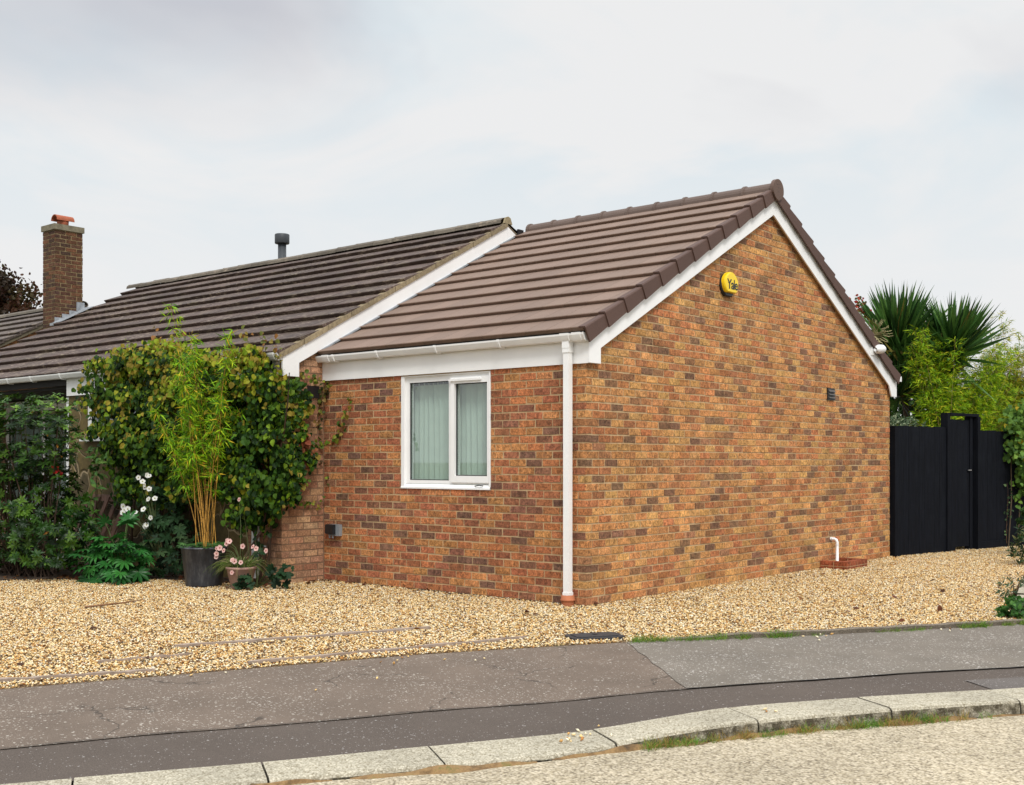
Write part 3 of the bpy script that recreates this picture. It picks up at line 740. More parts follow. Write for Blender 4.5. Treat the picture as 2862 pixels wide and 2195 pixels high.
while x < wx1:
    a = R(30 + random.uniform(-16, 16)); c_, s_ = math.cos(a)*.05, math.sin(a)*.05; sag = .015*math.sin(i*.9)
    mb.add([(x-c_, .16-s_, 1.15), (x+c_, .16+s_, 1.15), (x+c_+sag, .16+s_, 2.36), (x-c_+sag, .16-s_, 2.36), (x-c_, .163-s_, 1.15), (x+c_, .163+s_, 1.15), (x+c_+sag, .163+s_, 2.36), (x-c_+sag, .163-s_, 2.36)],
           [(0, 1, 2, 3), (7, 6, 5, 4), (0, 4, 5, 1), (2, 6, 7, 3), (1, 5, 6, 2), (0, 3, 7, 4)])
    mb.box(x-.006+sag, x+.006+sag, .155, .168, 2.355, 2.40)
    x += .083; i += 1
mb.box(wx0+.01, wx1, .14, .19, 2.40, 2.43)
mb.build('vertical_blind', M_blind, ws)
MB().box(wx0-.5, wx1+.5, .9, .92, .8, 2.65).build('room_wall', plain('room_paint', (.30, .33, .31), .9, .05), ws)
MB().tube([(-1.50, -.024, wz0+.034), (-1.44, -.022, wz0+.046), (-1.38, -.024, wz0+.038)], .006, 6).build('sill_stain', M_dark, ws)

# vents and the waste pipe on the gable
vb = MB().box(.006, .022, 5.67, 5.90, 2.335, 2.50).build('wall_vent', M_black, house)
for k in range(3):
    z = 2.362+k*.045
    MB().prism([(.022, z), (.045, z-.004), (.045, z+.004), (.022, z+.026)], 1, 5.69, 5.88).build('louvre', plain('louvre_grey', (.10, .095, .09), .35), vb)
wp = MB().tube([(-.01, 5.80, .385), (.06, 5.80, .385), (.088, 5.80, .372), (.10, 5.80, .34), (.10, 5.80, .06)], .021, 14).build('waste_pipe', M_white, house, True)
MB().tube([(.10, 5.80, .31), (.10, 5.80, .30)], .026, 14).build('pipe_joint', M_white, wp, True)
MB().tube([(.012, 5.80, .385), (.03, 5.80, .385)], .026, 14).build('pipe_joint', M_white, wp, True)
# brick surround of the drain: its own small thing against the wall
gs = MB(); gs.box(.012, .36, 5.50, 6.18, -.05, .020)
pal_r = [(1, (.30, .085, .038))]
gully = empty('drain_surround', 'low red brick surround under the white waste pipe by the gable wall', 'drain surround')
MB().prism([(.012, 5.45), (.40, 5.45), (.40, 6.13), (.012, 6.13)], 2, -.06, -.0).build('base', M_mortar, gully)
for (x0, x1, y0, y1) in ((.012, .20, 5.45, 5.55), (.21, .40, 5.45, 5.55), (.30, .40, 5.56, 5.78), (.30, .40, 5.79, 6.02), (.012, .15, 6.03, 6.13), (.16, .40, 6.03, 6.13)):
    for z0 in (-.03, .040):
        kk = random.uniform(.85, 1.15)
        MB().box(x0, x1, y0, y1, z0, z0+.062, (.30*kk, .082*kk, .036*kk)).build('brick', M_brick, gully)
mb = MB(); mb.box(.014, .398, 5.452, 5.548, -.02, .092); mb.box(.302, .398, 5.55, 6.03, -.02, .092); mb.box(.014, .398, 6.032, 6.128, -.02, .092)
mb.build('mortar', M_mortar, gully)

# alarm bell box
al = empty('alarm_box', 'round yellow alarm box with black lettering high on the gable wall', 'alarm box')
my = plain('yellow_plastic', (.90, .63, .01), .3, .03, 3, .02)
def disc(r0, x0, x1, y, z, seg=40, flatb=None, ry=1.0, bulge=.0):
    P = [(y+r0*ry*math.cos(a), z+r0*math.sin(a)) for a in np.linspace(0, 2*math.pi, seg, endpoint=False)]
    if flatb: P = [(p[0], max(p[1], z-flatb)) for p in P]
    mb = MB(); c = (y, z); n = len(P)
    rings = [(x0, 1.0), (x1-.022, 1.0), (x1-.008, .965), (x1, .90)]
    V = [(xx, c[0]+(p[0]-c[0])*s_, c[1]+(p[1]-c[1])*s_) for xx, s_ in rings for p in P]
    F = [(j*n+k, j*n+(k+1) % n, (j+1)*n+(k+1) % n, (j+1)*n+k) for j in range(3) for k in range(n)] + [tuple(range(3*n, 4*n))]
    return mb.add(V, F)
disc(.150, .006, .045, 2.85, 3.60, 44, .138, 1.12).build('backplate', M_black, al)
disc(.145, .03, .088, 2.85, 3.612, 44, .105, 1.12).build('cover', my, al)
fc = bpy.data.curves.new('lettering', 'FONT'); fc.body = 'Yale'; fc.size = .165; fc.extrude = .0015; fc.align_x = 'CENTER'; fc.align_y = 'CENTER'; fc.offset = .0025; fc.space_character = .86
fo = bpy.data.objects.new('lettering_tmp', fc); COL.objects.link(fo)
me = bpy.data.meshes.new_from_object(fo.evaluated_get(bpy.context.evaluated_depsgraph_get())); bpy.data.objects.remove(fo)
lo = bpy.data.objects.new('lettering', me); COL.objects.link(lo); me.materials.clear(); me.materials.append(M_black)
lo.location = (.0895, 2.86, 3.60); lo.rotation_euler = (R(90), 0, R(90)); lo.parent = al
MB().tube([(.087, 2.76, 3.62), (.0905, 2.76, 3.62)], .006, 10).build('screw', M_dark, al)

# security lamp by the right verge
sc = empty('security_lamp', 'small white round lamp fixed to the right bargeboard', 'security lamp')
MB().box(.066, .082, 7.06, 7.16, 3.06, 3.18).build('mount', M_white, sc)
MB().tube([(.08, 7.11, 3.13), (.13, 7.16, 3.145)], .02, 10).build('arm', M_white, sc, True)
MB().tube([(.12, 7.10, 3.14), (.125, 7.12, 3.14), (.14, 7.16, 3.147), (.16, 7.24, 3.152), (.17, 7.28, 3.15), (.172, 7.29, 3.15)], [.03, .055, .068, .068, .05, .02], 18).build('lamp_head', M_white, sc, True)
MB().box(.02, .09, W+.16, W+.27, 2.72, 2.80).build('rear_gutter_end', M_white, house)

# outdoor socket
so_ = empty('outdoor_socket', 'black and grey weatherproof socket box low on the front wall', 'socket')
MB().box(-3.90, -3.70, -.055, -.007, .56, .70).build('backbox', M_grey, so_)
MB().prism([(-.055, .575), (-.055, .70), (-.095, .70), (-.105, .68), (-.105, .585)], 0, -3.905, -3.765).build('cover', M_black, so_)
for x in (-3.865, -3.81): MB().tube([(x, -.06, .575), (x, -.06, .53)], .013, 10).build('cable_gland', M_grey, so_)

# ================================================================== the older part
OX0, OX1, OY0, OR, OW = -13.72, -4.04, -.66, 3.46, 7.5
def oz(y): return 2.955+.53*(y+.46) if y < OR else 2.955+.53*(2*OR-y+.46)
ozr = oz(OR); OYE = -.765
# return wall beside the extension (brick), front brick pier, stone clad front
body = [(OY0, -.3), (OW, -.3), (OW, 2.6), (OR, ozr-.2), (OY0, oz(OY0)-.17)]
og = MB().prism(body, 0, OX1-.2, OX1-.0).build('old_gable_wall', M_mortar_old, house)
mb = MB(); brick_wall(mb, lambda u, z, d: (OX1+d, u, z), OY0-.004, -.001, -.03, 2.95, [(-2, -1), (0, -1), (0, 3.05), (-2, 1.95)], pal_old, ch=.0835, proud=.003, relief=.001)
brick_wall(mb, lambda u, z, d: (u, OY0-d, z), -4.72, OX1+.003, -.03, 2.6, None, pal_old, ch=.0835, proud=.003, relief=.001)
mb.build('brickwork', M_oldbrick, og)
MB().box(OX1+.001, OX1+.006, -.02, -.001, 0, 2.45).build('cement_joint', M_mortar_old, og)
mb = MB(); mb.box(-4.72, OX1-.2, OY0+.0, OY0+.2, -.3, 2.6)
o_f = mb.build('old_front_wall', M_mortar_old, house)
w1 = (-8.50, -7.10, 1.80, 2.44); w2 = (-6.30, -4.86, 1.33, 2.44)
mb = MB()
def wallrect(x0, x1, z0, z1): mb.box(x0, x1, OY0, OY0+.2, z0, z1)
wallrect(-9.0, w1[0], -.3, 2.6); wallrect(w1[1], w2[0], -.3, 2.6); wallrect(w2[1], -4.72, -.3, 2.6)
wallrect(w1[0], w1[1], -.3, w1[2]); wallrect(w2[0], w2[1], -.3, w2[2]); wallrect(w1[0], w1[1], w1[3], 2.6); wallrect(w2[0], w2[1], w2[3], 2.6)
mb.box(-9.0, -8.8, OY0+.2, 1.2, -.3, 2.6)
mb.build('stone_wall', M_stone, house)
for wv_ in (w1, w2):
    a, b, c, d = wv_; m_x = (a+b)/2
    ow = window('window', a+.003, b-.003, c+.003, d-.003, OY0+.02, house, [(a+.09, m_x-.05, c+.1, d-.09), (m_x+.05, b-.09, c+.1, d-.09)], m=M_whitew)
    MB().box(a-.04, b+.04, OY0-.09, OY0+.018, c-.035, c-.001).build('sill', M_whitew, ow)
    MB().box(a, b, OY0+.30, OY0+.31, c-.1, d+.1).build('curtain', plain('curtain', (.28, .33, .32), .9, .2, 5), ow)
# porch recess on the left: glazed screen, post and side walls
mb = MB()
py_ = .55
pw_ = window('porch_screen', -13.4, -9.0, .1, 2.46, py_, house, [(-13.3, -12.1, .5, 2.36), (-12.0, -10.75, .5, 2.36), (-10.65, -9.75, .5, 2.36), (-9.65, -9.1, .5, 2.36)], m=M_whitew)
MB().box(-13.4, -9.0, py_-.03, py_-.001, 2.44, 2.53).build('head_rail', M_whitew, pw_)
MB().box(-13.9, -8.9, 2.2, 2.22, -.1, 2.7).build('inner_wall', plain('inner_wall', (.20, .25, .26), .9, .3, 2), pw_)
MB().box(-13.4, -9.1, py_+.12, py_+.13, .5, 2.3).build('net_curtain', plain('net_curtain', (.34, .40, .41), .9, .25, 3), pw_)
MB().box(-13.7, -8.9, OY0+.06, 2.2, 2.56, 2.6).build('porch_ceiling', M_dark, house)
MB().box(-13.7, -9.02, OY0-.02, OY0+.05, 2.60, 2.72).build('porch_beam', M_dark, house)
MB().box(-9.07, -9.002, OY0-.0, OY0+.085, -.1, 2.42).build('porch_post', M_whitew, house)
MB().box(-13.7, -13.4, OY0, 1.2, -.3, 2.6).build('old_end_wall', M_mortar_old, house)
# fascia, gutter, downpipe
MB().box(-9.0, OX1-.03, OY0-.035, OY0-.004, 2.44, 2.72).build('old_fascia', M_whitew, house)
gutter(-13.85, -3.99, OY0-.042, 2.766, 'old_gutter', (-13.3, -12.4, -11.5, -10.6, -9.87, -9.0, -8.157, -7.3, -6.4, -5.5, -4.7), M_whitew, (-8.157, -4.07))
od = MB().box(-4.52, -4.45, OY0-.085, OY0-.018, .05, 2.66).build('old_downpipe', M_whitew, house)
MB().box(-4.555, -4.30, OY0-.02, OY0-.005, .98-.55, 1.0-.55).build('pipe_clip', M_whitew, od)
# barge board of the old gable
lo_ = lambda y: 2.664+.53*(y+.46)
MB().prism([(-.70, 2.50), (-.45, 2.50), (-.45, lo_(-.45)), (OR, lo_(OR)), (OR, lo_(OR)+.20), (-.70, lo_(-.70)+.20)], 0, -4.0, -3.975).build('old_bargeboard', M_white, house)
MB().prism([(OR+.002, lo_(OR)), (OW, lo_(OR)-.53*(OW-OR)), (OW, lo_(OR)-.53*(OW-OR)+.20), (OR+.002, lo_(OR)+.20)], 0, -4.0, -3.975).build('old_bargeboard', M_white, house)
MB().box(-4.038, -4.0, -.70, -.46, 2.505, 2.53).build('old_box_end', M_white, house)
# slope of the old roof
op = [(OYE+.03, 2.70), (OY0, 2.70), (OR, ozr-.2), (OW, 2.6), (OW+.1, 2.6), (OR, ozr-.045), (OYE+.02, oz(OYE)-.045)]
oroof = MB().prism(op, 0, OX0-.03, -4.02).build('old_roof', M_dark, house)
def undercloak(y0, y1): 
    return [(y0, oz(y0)-.100), (y1, oz(y1)-.100), (y1, oz(y1)-.032), (y0, oz(y0)-.032)]
for j in range(11):
    ya = -.76 + j*(OR+.76)/11; yb = ya+(OR+.76)/11-.012
    kk = random.uniform(.8, 1.15)
    MB().prism(undercloak(ya, yb), 0, -4.06, -3.955+random.uniform(-.004, .004), (.27*kk, .215*kk, .13*kk)).build('verge_mortar', tinted('verge_mortar_%d' % j, .9, .35, 25, .6, .006) if j == 0 else bpy.data.materials['verge_mortar_0'], oroof)
MB().prism([(OR+.01, ozr-.085), (OW, oz(OW)-.085), (OW, oz(OW)-.03), (OR+.01, ozr-.03)], 0, -4.06, -3.968, (.25, .2, .13)).build('verge_mortar', bpy.data.materials['verge_mortar_0'], oroof)
for ya, sg in ((OYE, 1), (2*OR-OYE, -1)):
    mb = MB(); tiled(mb, OX0-.08, -3.968, ya, oz(OYE)-.052, OR, ozr-.052, 12, .33, .062, (.074, .048, .039), .22, .003, wob=.004, stag=.5)
    mb.build('old_roof_slope', M_oldtile, oroof)
x = OX0-.30; i = 0
while x < -4.2:
    kk = random.uniform(.8, 1.2); ln = min(.455, -3.96-x)
    ridge_tile(x, x+ln-.01, OR, ozr-.045+random.uniform(-.006, .006), .115, M_oldtile, oroof, (.125*kk, .105*kk, .080*kk), .004, flat=.25, seg=6)
    x += .455
MB().prism([(OR-.09, ozr-.06), (OR+.09, ozr-.06), (OR+.05, ozr+.03), (OR, ozr+.05), (OR-.05, ozr+.03)], 0, -3.99, -3.955, (.27, .22, .13)).build('ridge_mortar', bpy.data.materials['verge_mortar_0'], oroof)
MB().box(-3.96, -3.93, OR+.20, OR+.32, oz(OR+.26)-.10, oz(OR+.26)+.03).build('rear_verge_end', M_black, oroof)
# flashing where the two roofs meet
MB().prism([(-.10, roof_z(-.10)+.03), (3.62, roof_z(3.62)+.03), (3.62, roof_z(3.62)+.05), (-.10, roof_z(-.10)+.05)], 0, -3.98, -3.945).build('abutment_flashing', M_lead, oroof)
# old vent beside the junction
MB().box(OX1+.004, OX1+.02, -.275, -.095, 2.255, 2.405).build('old_wall_vent', M_black, house)

# chimney at the far end and the flue
ch = empty('chimney', None, None); ch.parent = house
MB().box(-14.44, -13.98, 1.80, 2.36, -.3, 6.0).build('stack', M_mortar_chim, ch)
mb = MB()
brick_wall(mb, lambda u, z, d: (-13.98+d, u, z), 1.795, 2.365, 3.6, 5.93, None, pal_ch, ch=.078, proud=.006)
brick_wall(mb, lambda u, z, d: (u, 1.80-d, z), -14.445, -13.975, 3.6, 5.93, None, pal_ch, ch=.078, proud=.006)
brick_wall(mb, lambda u, z, d: (u, 2.36+d, z), -14.445, -13.975, 3.6, 5.93, None, pal_ch, ch=.078, proud=.006)
mb.build('brickwork', M_chimbrick, ch)
MB().prism([(-14.47, 1.77), (-13.95, 1.77), (-13.95, 2.39), (-14.47, 2.39)], 2, 5.95, 6.06).build('capping', plain('capping', (.17, .15, .10), .9, .4, 8, .5), ch)
MB().lathe([(.085, 0), (.105, .03), (.11, .10), (.10, .12), (.09, .12)], (-14.21, 2.08, 6.055), 20).build('chimney_pot', plain('pot_clay_dark', (.26, .07, .03), .8, .2, 8, .2), ch, True)
V = []; nseg = 10
for xx in (0, 1):
    for rr in (.135, .115):
        for k in range(nseg+1):
            a = math.pi*k/nseg; V.append((-14.21+rr*.9*math.cos(a), 1.90+xx*.36, 6.17+rr*.85*math.sin(a)))
n = nseg+1; F = []
for k in range(nseg):
    F += [(k, k+1, 2*n+k+1, 2*n+k), (n+k, n+k+1, 3*n+k+1, 3*n+k), (k, k+1, n+k+1, n+k), (2*n+k, 2*n+k+1, 3*n+k+1, 3*n+k)]
F += [(0, n, 3*n, 2*n), (nseg, n+nseg, 3*n+nseg, 2*n+nseg)]
MB().add(V, F).build('pot_hood', plain('pot_clay', (.33, .085, .035), .8, .2, 8, .2), ch)
# stepped lead flashing
fl = MB()
for k in range(4):
    y = 1.78+k*.15; z = oz(y)
    fl.obox((-13.968, y, z-.02), (.006, 0, 0), (0, .17, .09*.0), (0, 0, .13+.10*(k == 3)))
fl.prism([(1.74, oz(1.74)+.012), (2.42, oz(2.42)+.012), (2.42, oz(2.42)+.022), (1.74, oz(1.74)+.022)], 0, -13.97, -13.66)
fl.box(-14.0, -13.85, 1.70, 1.79, oz(1.70)-.02, oz(1.70)+.03)
fl.build('flashing', M_lead, ch)
flu = empty('flue', None, None); flu.parent = house
mfl = plain('flue_grey', (.045, .052, .06), .5, .15, 6, .1)
MB().lathe([(.075, -1.0), (.075, .50), (.0, .50)], (-9.62, 3.80, 5.02), 24).build('flue_pipe', mfl, flu, True)
MB().lathe([(.0, .405), (.125, .405), (.132, .415), (.132, .565), (.127, .575), (.0, .58)], (-9.62, 3.80, 5.02), 28).build('flue_cowl', mfl, flu, True)

# ---- neighbour beyond the gap
nb = empty('neighbour_bungalow', 'neighbouring bungalow with brown tiled roof seen behind the chimney', 'bungalow')
NX = -15.95; dzn = -.16
def nz(y): return oz(y)+dzn
MB().prism([(OY0, -.3), (OW, -.3), (OW, 2.5), (OR, nz(OR)-.12), (OY0, nz(OY0)-.12)], 0, NX-9, NX).build('wall', M_mortar_old, nb)
mb = MB(); brick_wall(mb, lambda u, z, d: (NX+d, u, z), OY0, OW, 2.2, 5.0, [(OY0, 0), (OW, 0), (OW, 2.5), (OR, nz(OR)-.12), (OY0, nz(OY0)-.12)], [(1, (.38, .19, .075))], ch=.08)
mb.build('brickwork', M_oldbrick, nb)
nrf = MB().prism([(OYE, nz(OYE)-.12), (OR, nz(OR)-.14), (2*OR-OYE, nz(OYE)-.12), (2*OR-OYE, nz(OYE)-.04), (OR, nz(OR)-.04), (OYE, nz(OYE)-.04)], 0, NX-9.2, NX+.07).build('roof', plain('verge_grey', (.13, .11, .07), .9, .3, 8, .4), nb)
mb = MB(); tiled(mb, NX-9.2, NX+.09, OYE, nz(OYE)-.042, OR, nz(OR)-.042, 12, .33, .060, (.085, .065, .056), .16, .003, wob=.003, stag=.5); mb.build('roof_slope', M_oldtile, nrf)
mb = MB(); tiled(mb, NX-9.2, NX+.09, 2*OR-OYE, nz(OYE)-.042, OR, nz(OR)-.042, 12, .33, .060, (.085, .065, .056), .16, .003, wob=.003, stag=.5); mb.build('roof_slope', M_oldtile, nrf)
for i in range(18):
    kk = random.uniform(.8, 1.2); x = NX+.08-(i+1)*.46
    ridge_tile(x, x+.45, OR, nz(OR)-.04, .115, M_oldtile, nrf, (.14*kk, .12*kk, .095*kk), .004, flat=.25, seg=6)

# ================================================================== black fence and gate
th = R(12); fd = np.array((math.sin(th), math.cos(th))); fn_ = np.array((math.cos(th), -math.sin(th))); fp = np.array((.012, 7.95))
def fpt(s_, off=0.0): return fp+fd*s_+fn_*off
def fbox(mb, s0, s1, o0, o1, z0, z1, tint=None):
    a = fpt(s0, o0); return mb.obox((*a, z0), (*(fd*(s1-s0)), 0), (*(fn_*(o1-o0)), 0), (0, 0, z1-z0))
fe = empty('timber_fence', 'black stained close boarded fence between the gable wall and the gate', 'fence')
def boards(s0, s1, z0, z1, off, parent, name='fence_panel', bw=.145):
    mb = MB(); s_ = s0
    while s_ < s1-.01:
        e = min(s_+bw, s1); fbox(mb, s_, e-.0035, off, off+.018+random.uniform(0, .003), z0, z1+random.uniform(-.006, .006)); s_ += bw
    return mb.build(name, M_fence, parent)
fbox(MB(), .03, .18, -.10, .06, -.1, 2.025).build('post', M_fence, fe)
boards(.185, 1.54, -.03, 2.03, -.01, fe)
mb = MB(); fbox(mb, 1.54, 1.62, -.09, .035, -.1, 2.27); mb.build('post', M_fence, fe)
ga = empty('garden_gate', 'tall black boarded gate in a raised frame with a small metal latch', 'gate')
mb = MB(); fbox(mb, 1.6205, 2.49, -.06, .04, 2.225, 2.272); mb.build('head_rail', M_fence, ga)
gtp = boards(1.63, 2.26, .06, 2.165, -.03, ga, 'gate_board')
boards(1.58, 1.80, .0, 2.165, -.0, ga, 'frame_board', .11)
mb = MB(); fbox(mb, 2.27, 2.35, -.10, .005, -.1, 2.225); mb.build('gate_post', M_fence, ga)
mb = MB(); fbox(mb, 2.42, 2.50, -.06, .06, -.1, 2.225); mb.build('gate_post', M_fence, ga)
mb = MB(); fbox(mb, 2.352, 2.418, -.09, -.05, -.05, 2.22); mb.build('slam_strip', M_fence, ga)
mb = MB(); fbox(mb, 2.19, 2.29, .006, .022, 1.32, 1.337); mb.build('latch', plain('steel', (.6, .6, .6), .3, .05, 5, .05, 1.0), ga)
f2 = empty('timber_fence', 'lower black boarded fence right of the gate under the climber', 'fence')
boards(2.505, 5.2, -.03, 2.0, .0, f2)
mb = MB(); fbox(mb, 3.22, 3.32, -.12, -.005, -.1, 1.98); mb.build('post', M_fence, f2)
mb = MB(); fbox(mb, 2.51, 5.2, .024, .045, -.03, .12); mb.build('gravel_board', M_fence, f2)
# rear neighbour wall glimpsed through the foliage
rw = empty('garden_wall', 'brick wall glimpsed through the foliage above the black fence', 'wall')
MB().box(-6, 8, 19, 19.3, -.3, 2.5).build('wall', M_mortar_old, rw)
mb = MB(); brick_wall(mb, lambda u, z, d: (u, 19-d, z), -5, 7, 1.8, 2.5, None, [(.6, (.30, .12, .06)), (.4, (.24, .10, .055))], ch=.085); mb.build('brickwork', M_oldbrick, rw)

# ================================================================== plants
def norm(a): return a/np.maximum(np.linalg.norm(a, axis=-1, keepdims=True), 1e-9)
def leafmats(d, nrm_):
    """columns: side, along (leaf axis), normal"""
    d = norm(d); s_ = norm(np.cross(d, nrm_)); n = np.cross(s_, d); return np.stack([s_, d, n], 2)
def place(mb, base, faces, P, M_, sc, tint):
    N = len(P); k = len(base)
    V = np.einsum('nij,kj->nki', M_, np.asarray(base))*sc[:, None, None] + P[:, None, :]
    for F in faces:
        F = np.asarray(F); fa = (F[None] + k*np.arange(N)[:, None, None]).reshape(-1, F.shape[1])
        mb.b.append((fa + mb.nv, np.repeat(tint, len(F), 0), 0))
    mb.v.append(V.reshape(-1, 3).astype(np.float32)); mb.nv += N*k
HEART = ([(0, 0, 0), (0, .5, -.02), (0, 1, -.16), (.30, .02, .05), (.46, .35, .09), (.30, .74, .01), (-.30, .02, .05), (-.46, .35, .09), (-.30, .74, .01)],
         [[(0, 3, 4, 1), (1, 4, 5, 2), (0, 1, 7, 6), (1, 2, 8, 7)]])
LANCE = ([(0, 0, 0), (0, .5, .03), (0, 1, -.12), (.13, .25, .03), (.15, .62, .03), (-.13, .25, .03), (-.15, .62, .03)],
         [[(0, 3, 4, 1), (0, 1, 6, 5)], [(1, 4, 2), (1, 2, 6)]])
BAMB = ([(0, 0, 0), (.06, .3, .01), (0, 1, -.10), (-.06, .3, .01), (0, .35, -.01)], [[(0, 1, 4), (1, 2, 4), (0, 4, 3), (4, 2, 3)]])
BLADE = ([(-.5, 0, 0), (.5, 0, 0), (.38, .45, .04), (-.38, .45, .04), (.2, .8, .0), (-.2, .8, 0), (0, 1, -.05)], [[(0, 1, 2, 3), (3, 2, 4, 5)], [(5, 4, 6)]])
def U(a, b, n): return rng.uniform(a, b, n)
def pickc(cols, n, p=None, v=.18):
    c = np.array(cols)[rng.choice(len(cols), n, p=p)]; return c*rng.uniform(1-v, 1+v, (n, 1))
def branchy(mb, pts, r0, r1, tint, n=6):
    k = len(pts); mb.tube(pts, list(np.linspace(r0, r1, k)), n, tint)

# ---- climber over the front wall and round the corner
cl = empty('wall_climber', 'dense leafy climber with yellowing tips covering the old front wall up to the gutter', 'climbing plant')
outl = [(-7.75, 2.62), (-7.45, 2.84), (-7.1, 2.86), (-6.65, 2.97), (-6.1, 3.04), (-5.6, 2.98), (-5.2, 2.84), (-4.85, 2.74), (-4.48, 2.84), (-4.2, 2.84), (-3.98, 2.70), (-3.86, 2.42), (-3.80, 1.7), (-3.84, 1.2), (-3.92, .95), (-4.05, .80), (-4.3, .72), (-4.5, .95), (-4.7, 1.15), (-5.0, 1.38), (-5.4, 1.1), (-5.9, .85), (-6.38, .80), (-6.72, .95), (-7.1, 1.25), (-7.4, 1.55), (-7.6, 1.95), (-7.85, 2.2)]
def clumps(n, poly, ybase, yth, hole=None):
    P = []
    while len(P) < n:
        q = np.array([random.uniform(-8, -3.5), random.uniform(.6, 3.1)])
        if inside(q[None], poly)[0]:
            if hole and hole(q): continue
            P.append((q[0], ybase - random.uniform(.02, yth), q[1]))
    return np.array(P)
hole = lambda q: (-5.25 < q[0] < -4.62 and 1.25 < q[1] < 1.75) and random.random() < .8 or (-7.95 < q[0] < -7.35 and 1.75 < q[1] < 2.1) and random.random() < .85 or (-6.9 < q[0] < -5.3 and q[1] < 1.6 and random.random() < .6) or (-5.45 < q[0] < -5.0 and 1.6 < q[1] < 2.4 and random.random() < .5) or (-7.6 < q[0] < -7.0 and 2.4 < q[1] < 2.6 and random.random() < .4)
C1 = clumps(430, outl, -.70, .46, hole)
mb = MB()
nl = 42
P = np.repeat(C1, nl, 0); n = len(P)
cb = np.repeat(rng.uniform(0, 1, len(C1)), nl)
off = rng.normal(0, 1, (n, 3))*np.array([.105, .06, .045]); off[:, 2] -= np.abs(off[:, 0])*.35; off[:, 1] -= .05; P = P+off; P[:, 1] = np.minimum(P[:, 1], -.675)
# wrap round the corner on to the return wall
C2 = []
poly2 = [(-.85, 1.0), (-.62, .82), (-.50, 1.15), (-.42, 1.40), (-.30, 1.48), (-.13, 1.55), (-.12, 1.78), (-.33, 1.95), (-.30, 2.12), (-.33, 2.26), (-.50, 2.36), (-.66, 2.42), (-.9, 2.46)]
while len(C2) < 46:
    q = np.array([random.uniform(-.95, -.1), random.uniform(.75, 2.8)])
    if inside(q[None], poly2)[0]: C2.append((-4.02+random.uniform(.02, .10), q[0]-.03, q[1]))
C2 = np.array(C2); P2 = np.repeat(C2, nl, 0); cb2 = np.repeat(rng.uniform(0, 1, len(C2)), nl)
P2 = P2 + rng.normal(0, 1, P2.shape)*np.array([.03, .05, .06]); P2[:, 0] = np.maximum(P2[:, 0], -4.0)
m1, m2 = len(P), len(P2); P = np.concatenate([P, P2]); cb = np.concatenate([cb, cb2]); n = len(P)
outw = np.concatenate([np.tile((0.25, -1, .25), (m1, 1)), np.tile((.8, -.55, .25), (m2, 1))])
nrm3 = norm(outw + rng.normal(0, .42, (n, 3)))
d3 = norm(np.stack([rng.normal(.05, .55, n), rng.normal(-.25, .3, n), rng.normal(-.8, .4, n)], 1))
top = np.clip((P[:, 2]-1.9)/.8, 0, 1) + rng.normal(0, .2, n)
colA = pickc([(.028, .075, .007), (.055, .120, .009), (.010, .030, .005), (.140, .23, .013)], n, [.3, .28, .27, .15])
colB = pickc([(.24, .30, .018), (.32, .33, .022), (.26, .20, .03), (.17, .26, .015), (.30, .24, .03)], n)
sel = ((cb + top*.62 + rng.normal(0, .16, n)) > .98)[:, None]
col = np.where(sel, colB, colA)
red = (np.linalg.norm((P - np.array([-3.80, -.35, 1.68])), axis=1) < .17); col[red] = pickc([(.22, .06, .03), (.30, .11, .05)], red.sum())
place(mb, HEART[0], HEART[1], P, leafmats(d3, nrm3), U(.040, .085, n), col)
mb.build('foliage', M_leaf, cl)
mb = MB()
for (x, z) in ((-5.9, 0), (-5.7, 0), (-4.25, .0), (-7.1, .0), (-6.4, 0)):
    for k in range(3):
        pts = [(x+random.uniform(-.05, .05), -.82, 0)]
        for j in range(1, 8): pts.append((pts[-1][0]+random.uniform(-.14, .14), -.76+random.uniform(-.05, .03), j*.36))
        branchy(mb, pts, .018, .006, (.06, .035, .02), 6)
mb.tube([(-4.30, -1.15, .0), (-4.22, -1.05, .35), (-4.10, -.92, .65), (-4.05, -.85, 1.0)], [.022, .02, .016, .01], 6, (.08, .04, .03))
mb.build('stem', M_stem, cl)
def tendril(parent, pts, nrm_, n, ls, cols, spread=.03, r=.004, tint=(.14, .07, .03)):
    pts = [np.array(p, float) for p in pts]; L = [0]
    for a, b in zip(pts[:-1], pts[1:]): L.append(L[-1]+np.linalg.norm(b-a))
    q = np.linspace(0, L[-1], max(8, len(pts)*5)); A = np.array(pts)
    C_ = np.stack([np.interp(q, L, A[:, i]) for i in range(3)], 1) + rng.normal(0, .006, (len(q), 3))
    mb = MB(); mb.tube(C_, list(np.linspace(r, r*.5, len(q))), 5, tint)
    o = mb.build('tendril', M_stem, parent)
    t_ = U(0, L[-1], n); Pn = np.stack([np.interp(t_, L, A[:, i]) for i in range(3)], 1) + rng.normal(0, spread, (n, 3))
    nn_ = norm(np.tile(nrm_, (n, 1)) + rng.normal(0, .4, (n, 3))); Pn += np.array(nrm_)*.02
    mb = MB(); place(mb, HEART[0], HEART[1], Pn, leafmats(rng.normal(0, 1, (n, 3))*(1, 1, 1)+(0, 0, -.4), nn_), U(ls*.6, ls*1.2, n), pickc(cols, n))
    mb.build('leaves', M_leaf, o)
yg = [(.22, .26, .03), (.10, .17, .02), (.28, .22, .04), (.06, .11, .02)]
fr_ = (0.3, -1, .1); gr_ = (1, -.4, .1)
tendril(cl, [(-4.0, -.30, 1.66), (-3.98, -.05, 1.70), (-3.82, -.03, 1.72), (-3.70, -.03, 1.83), (-3.62, -.03, 1.98), (-3.60, -.03, 2.12), (-3.52, -.03, 2.24)], fr_, 46, .06, yg, .025)
